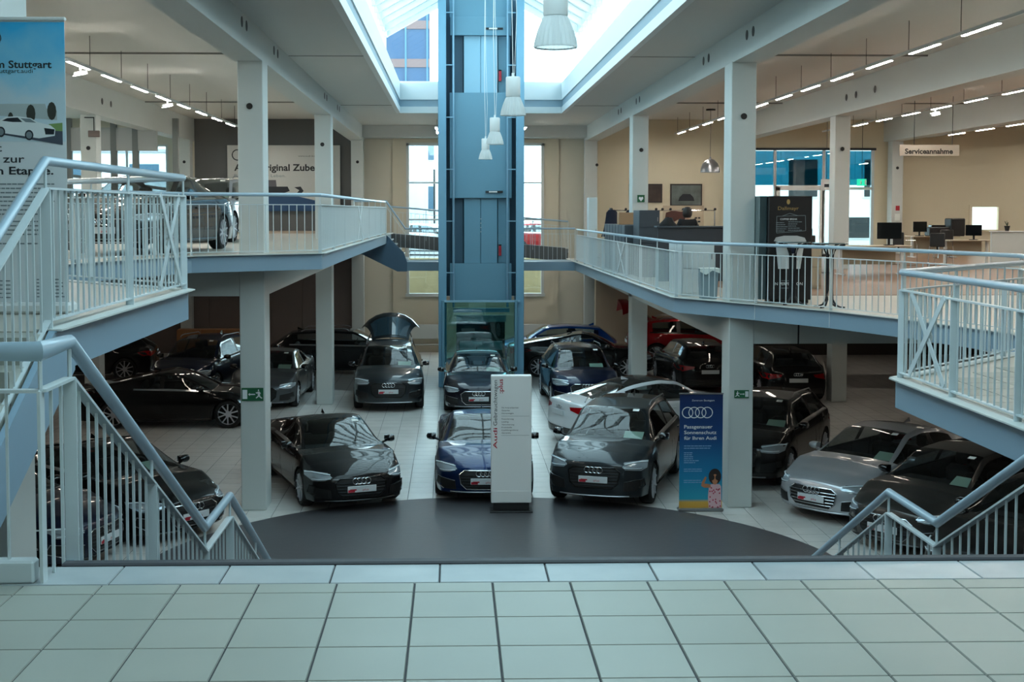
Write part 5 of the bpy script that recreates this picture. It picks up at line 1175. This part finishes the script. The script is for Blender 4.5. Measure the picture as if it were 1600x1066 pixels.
# notices on the outer right column
nt_ = empty('notice', (16.5, 47.28, 1.2), label='small papers taped to the outer right column', cat='notice'); rect('paper', 16.45, 16.6, 1.62, 1.8, 47.27, M_red, nt_); rect('paper', 16.42, 16.62, 1.25, 1.5, 47.27, M_paper, nt_)
# coat rack, coats, box, mats on the wall
cr_ = empty('coat_rack', (6.3, 40, 1.2), label='chrome rail coat rack with black knobs behind the shelf units', cat='rack')
MB().tube([(4.9, 40, 1.62), (8.2, 40, 1.62)], .015, 6).build('rail', M_chrome, cr_); 
for x in (4.9, 8.2): MB().tube([(x, 40, 0), (x, 40, 1.7)], .02, 6).build('upright', M_chrome, cr_)
for x in (4.95, 5.4, 5.9, 6.35, 6.55, 6.8, 7.2, 7.9, 8.2): MB().lathe([(.001, -.05), (.04, -.03), (.04, .03), (.001, .05)], (x, 39.95, 1.66), 10, axis='y').build('knob', M_black, cr_, True)
for x, lab in ((4.95, 'dark coat hanging left of the second right column'), (5.55, 'dark coat nearest the second right column')):
    k2 = empty('coat', (x, 39.9, .9), label=lab, cat='coat', group='coats on the rack'); mb = MB()
    for i, (w, z) in enumerate(((.10, 1.64), (.17, 1.55), (.21, 1.3), (.26, 1.0), (.30, .8))):
        for t in range(12): a = 2*pi*t/12; mb.v.append((x+w*cos(a)*(1+.12*sin(5*a+i)), 39.9+.09*sin(a), z))
    for i in range(4):
        for t in range(12): u = (t+1) % 12; mb.q(i*12+t, i*12+u, i*12+12+u, i*12+12+t)
    mb.build('fabric', mat('coat_navy', (26, 32, 50), .9), k2, True); MB().tube([(x-.12, 39.9, 1.6), (x, 39.9, 1.66), (x+.12, 39.9, 1.6)], .008, 5).build('hanger', M_chrome, k2)
bx = empty('cardboard_box', (4.62, 34.3, 1.24), label='brown cardboard box on the slate grey shelf units', cat='box'); MB().rbox(4.40, 4.84, 33.9, 34.3, 1.245, 1.56, .005).build('carton', M_card, bx); MB().box(4.40, 4.84, 34.08, 34.12, 1.56, 1.562).build('tape', mat('tape', (180, 150, 112), .4), bx)
dsp = empty('display_board', (7.6, 42, .9), label='cream display board with a motorcycle picture behind the seated woman', cat='display'); rect('board', 6.9, 8.25, 0, 1.78, 42.0, mat('board_cream', (186, 170, 146), .6), dsp, .04)
flat('printed_motorcycle', [(6.95, 1.25), (7.0, 1.55), (7.2, 1.62), (7.5, 1.58), (7.85, 1.68), (7.9, 1.6), (7.7, 1.45), (7.75, 1.25), (7.55, 1.2), (7.4, 1.32), (7.2, 1.2)], 41.99, mat('print_rust', (74, 38, 30), .6), dsp); lines('small_print', 7.95, 1.35, (.2, .22, .15), .12, .05, 41.99, M_ink, dsp, 20)
# seated woman behind the counter, seen from behind
def skin_mesh(name, verts, edges, radii, m, parent, lv=2):
    me = bpy.data.meshes.new(name); me.from_pydata(verts, edges, []); o = bpy.data.objects.new(name, me); COL.objects.link(o)
    o.modifiers.new('k', 'SKIN'); s = o.modifiers.new('s', 'SUBSURF'); s.levels = lv; s.render_levels = lv
    for i, r_ in enumerate(radii): me.skin_vertices[0].data[i].radius = r_ if isinstance(r_, tuple) else (r_, r_)
    me.skin_vertices[0].data[0].use_root = True; bpy.context.view_layer.update()
    ev = bpy.data.meshes.new_from_object(o.evaluated_get(bpy.context.evaluated_depsgraph_get())); bpy.data.objects.remove(o)
    ev.materials.clear(); ev.materials.append(m); ev.shade_smooth(); return link(name, ev, parent)
wm = empty('person', (5.62, 30.6, .84), 0, 'woman with short dark hair in a black top sitting behind the counter, back turned', 'person')
V_ = [(0, 0, .10), (0, .0, .25), (0, .01, .42), (0, .02, .53), (0, .02, .60), (0, .03, .66), (0, .05, .76), (.17, 0, .52), (.24, .05, .30), (.18, .28, .18), (.14, .38, .17), (-.17, 0, .52), (-.24, .05, .30), (-.18, .28, .18), (-.14, .38, .17), (.10, .08, .06), (.12, .46, .04), (.12, .50, -.40), (.12, .62, -.45), (-.10, .08, .06), (-.12, .46, .04), (-.12, .50, -.40), (-.12, .62, -.45)]
E_ = [(0, 1), (1, 2), (2, 3), (3, 4), (4, 5), (5, 6), (2, 7), (7, 8), (8, 9), (9, 10), (2, 11), (11, 12), (12, 13), (13, 14), (0, 15), (15, 16), (16, 17), (17, 18), (0, 19), (19, 20), (20, 21), (21, 22)]
R_ = [(.16, .12), (.13, .10), (.15, .10), (.07, .06), (.05, .05), (.07, .085), (.075, .09), (.065, .065), (.045, .045), (.035, .035), (.03, .04), (.065, .065), (.045, .045), (.035, .035), (.03, .04), .085, .07, .05, (.04, .035), .085, .07, .05, (.04, .035)]
skin_mesh('body', V_, E_, R_, mat('skin', (186, 140, 116), .55), wm)
skin_mesh('top', V_[:4]+[V_[7], V_[8], V_[9], V_[11], V_[12], V_[13]], [(0, 1), (1, 2), (2, 3), (2, 4), (4, 5), (5, 6), (2, 7), (7, 8), (8, 9)], [(.175, .135), (.15, .12), (.17, .12), (.08, .075), (.08, .08), (.06, .06), (.05, .05), (.08, .08), (.06, .06), (.05, .05)], mat('black_cloth', (16, 16, 20), .9), wm)
hb = MB(); hb.lathe([(.001, .135), (.06, .125), (.10, .08), (.118, .0), (.112, -.07), (.085, -.12), (.05, -.13)], (0, 0, 0), 16); hb.v = [(x, y*1.05+.02, z+.73) for x, y, z in hb.v if True]; hb.build('hair', mat('dark_hair', (22, 17, 16), .6), wm, True, local=True)
ch_ = empty('office_chair', (5.62, 30.62, 0), 0, 'office chair under the seated woman behind the counter', 'chair'); MB().rbox(5.40, 5.84, 30.5, 30.95, .72, .80, .03).build('seat', M_black, ch_, True); MB().tube([(5.62, 30.7, .1), (5.62, 30.7, .74)], .03, 8).build('column', M_chrome, ch_)
for k in range(5): a = 2*pi*k/5; MB().bar((5.62, 30.7, .10), (5.62+.3*cos(a), 30.7+.3*sin(a), .05), .04, .03).build('base_arm', M_black, ch_)
# black cloth and jackets heaped at the tall cabinet
jk = empty('jacket', (4.92, 29.2, 1.26), label='black jacket lying on the counter beside the tall filing cabinet', cat='jacket'); mb = MB(); rnd = random.Random(3)
mb.lathe([(.001, .20), (.08, .18), (.14, .10), (.20, .04), (.22, 0)], (4.92, 29.2, 1.262), 14); mb.v = [(x+rnd.uniform(-.02, .02), y*1+rnd.uniform(-.02, .02), z+rnd.uniform(-.012, .012) if z > 1.28 else z) for x, y, z in mb.v]; mb.build('cloth', mat('black_cloth', (16, 16, 20), .9), jk, True)

# ================================================================== LOWER LEVEL EXTRAS
M_wd = mat('cabinet_wood', (150, 104, 66), .5, noise=.12, nscale=3)
for i in range(3): cabinet(-9.4+i*.82, -8.6+i*.82, 43.6, 44.1, 1.25, 'wooden cabinet along the lower left wall, %s from the left' % ('first', 'second', 'third')[i], M_wd, 2, 2, z=LW, group='wooden cabinets along the lower left wall')
sh = empty('shelf', (-11.0, 43.4, LW), label='grey open shelf behind the cars at the lower left', cat='shelf')
for z in (.1, .45, .8, 1.15): MB().box(-11.5, -10.5, 43.4, 43.8, LW+z, LW+z+.02).build('shelf_board', M_alu, sh)
for x in (-11.5, -10.52): MB().box(x, x+.02, 43.4, 43.8, LW, LW+1.2).build('upright', M_alu, sh)

# ================================================================== LEFT GALLERY EXTRAS
pl_ = empty('planter', (-12.4, 40.2, ZM), label='grey planter with spiky green leaves before the left windows', cat='plant'); MB().rbox(-14.2, -10.8, 40, 40.6, ZM, ZM+.75, .03).build('trough', mat('planter_grey', (96, 98, 94), .7), pl_)
g = MB(); rnd = random.Random(9)
for k in range(90):
    x = rnd.uniform(-14.1, -10.9); y = rnd.uniform(40.1, 40.5); l = rnd.uniform(.3, .9); a = rnd.uniform(0, 6.28); p0 = Vector((x, y, ZM+.72)); p1 = p0+Vector((cos(a)*.12, sin(a)*.08, l*.6)); p2 = p1+Vector((cos(a)*.2, sin(a)*.1, l*.35))
    g.bar(p0, p1, .05, .006, side=(-sin(a), cos(a), 0)).bar(p1, p2, .03, .006, side=(-sin(a), cos(a), 0))
g.build('leaves', mat('leaf_green', (62, 92, 54), .6), pl_)['kind'] = 'stuff'
lw = empty('low_wall', (-11.5, 38.6, ZM), label='grey low wall with lettering at the back of the left gallery', cat='partition'); MB().rbox(-12.3, -9.4, 38.5, 38.6, ZM, 2.05, .01).build('panel', mat('low_wall_grey', (104, 104, 100), .7), lw)
fit_text('en  ight', 1.5, .22, (-10.95, 38.495, 1.72), M_ink, lw, bold=.012)
for k in range(6): MB().box(-14.2, -12.4, 38.55, 38.6, ZM+.1+k*.14, ZM+.16+k*.14).build('slat', M_steel, lw)
bk = MB(); bk.bar((-17, 46.0, 3.35), (-9.8, 44.0, 2.35), .08, .10)
o = bk.build('handrail', mat('post_grey', (120, 124, 122), .5)); tag(o, 'sloping grey handrail in front of the far left windows', 'handrail')

# ================================================================== OUTSIDE
GO = struct('ground', MB().box(-60, 60, 50.6, 160, -.6, -.35), mat('asphalt', (120, 122, 122), .9))
rw = struct('retaining_wall', MB().box(-60, 60, 50.3, 50.6, LW, -.25), mat('sand_wall', (200, 182, 148), .9, noise=.25, nscale=1.5))
struct('ground', MB().box(-60, 60, 48.4, 50.3, LW-.3, LW), mat('soil', (120, 110, 92), .95))
def building(x0, x1, y0, y1, z1, label, m, wins, wm_, group=None):
    b = empty('building', ((x0+x1)/2, y0, -.35), label=label, cat='building'); MB().box(x0, x1, y0, y1, -.35, z1).build('wall', m, b)
    for (a, c, z0_, z1_) in wins:
        w = MB().box(a-.06, c+.06, y0-.05, y0, z0_-.06, z1_+.06).build('window', M_wpl, b); MB().box(a, c, y0-.08, y0-.05, z0_, z1_).build('pane', wm_, w)
    MB().box(x0-.1, x1+.1, y0-.12, y1, z1, z1+.15).build('roof_edge', M_alu, b); return b
M_bw = mat('render_white', (206, 212, 214), .8); M_pane = mat('far_pane', (58, 88, 108), .12, coat=.5)
b1 = building(-34, -.9, 78, 90, 8.2, 'white building with a blue glazed upper storey behind the lift hall', M_bw, [(x, x+1.4, z, z+1.5) for x in (-12, -9, -6, -2.55) for z in (1.6, 4.7)], M_pane)
M_curt = mat('curtain_blue', (20, 66, 104), .3); MB().box(-34, -1.4, 78.2, 90, 8.35, 20).build('curtain_wall', M_curt, b1)
for k in range(11): MB().box(-1.6-k*1.3, -1.5-k*1.3, 78.1, 78.2, 8.35, 20).build('curtain_mullion', mat('mull_blue', (60, 110, 140), .4), b1)
for z in (10.3, 12.6, 15): MB().box(-30, -1.4, 78.12, 78.2, z, z+.5).build('floor_band', mat('band_brown', (112, 92, 92), .7), b1)
sl = empty('silo', (-1.5, 62, -.35), label='pale cylindrical tank outside the back window', cat='tank'); MB().lathe([(.7, 0), (.7, 6.4), (.66, 6.5), (.001, 6.7)], (-1.9, 62, -.35), 24).build('shell', mat('tank_pale', (190, 208, 222), .5), sl, True); MB().tube([(-.9, 61.8, -.35), (-.9, 61.8, 3.6)], .05, 6).build('pipe', M_dmet, sl)
building(12, 34, 62, 74, 5.8, 'white building with dark windows behind the right glass front', M_bw, [(13.0, 13.9, 2.6, 4.0), (16.3, 17.7, 2.3, 4.1), (20, 21.4, 2.3, 4.1), (18.4, 20.3, .3, 1.3)], mat('dark_pane', (30, 38, 44), .2))
building(-34, -11, 66, 76, 4.6, 'white corrugated shed behind the far left windows', mat('shed_white', (214, 220, 226), .7), [(-19.5, -18, 3.4, 4.0), (-16.5, -15, 3.4, 4.0)], M_pane)
sb = MB()
car('hatch', -1.1, 57, 75, pw, 'white car parked outside the back window left of the lift', z=-.353, card=False); car('small_suv', 5.6, 67, 80, pw, 'white van-like car outside the back window right of the lift', z=-.353, card=False); car('hatch', 4.1, 58, 100, pr_, 'red car parked outside the back window right of the lift', z=-.353, card=False)
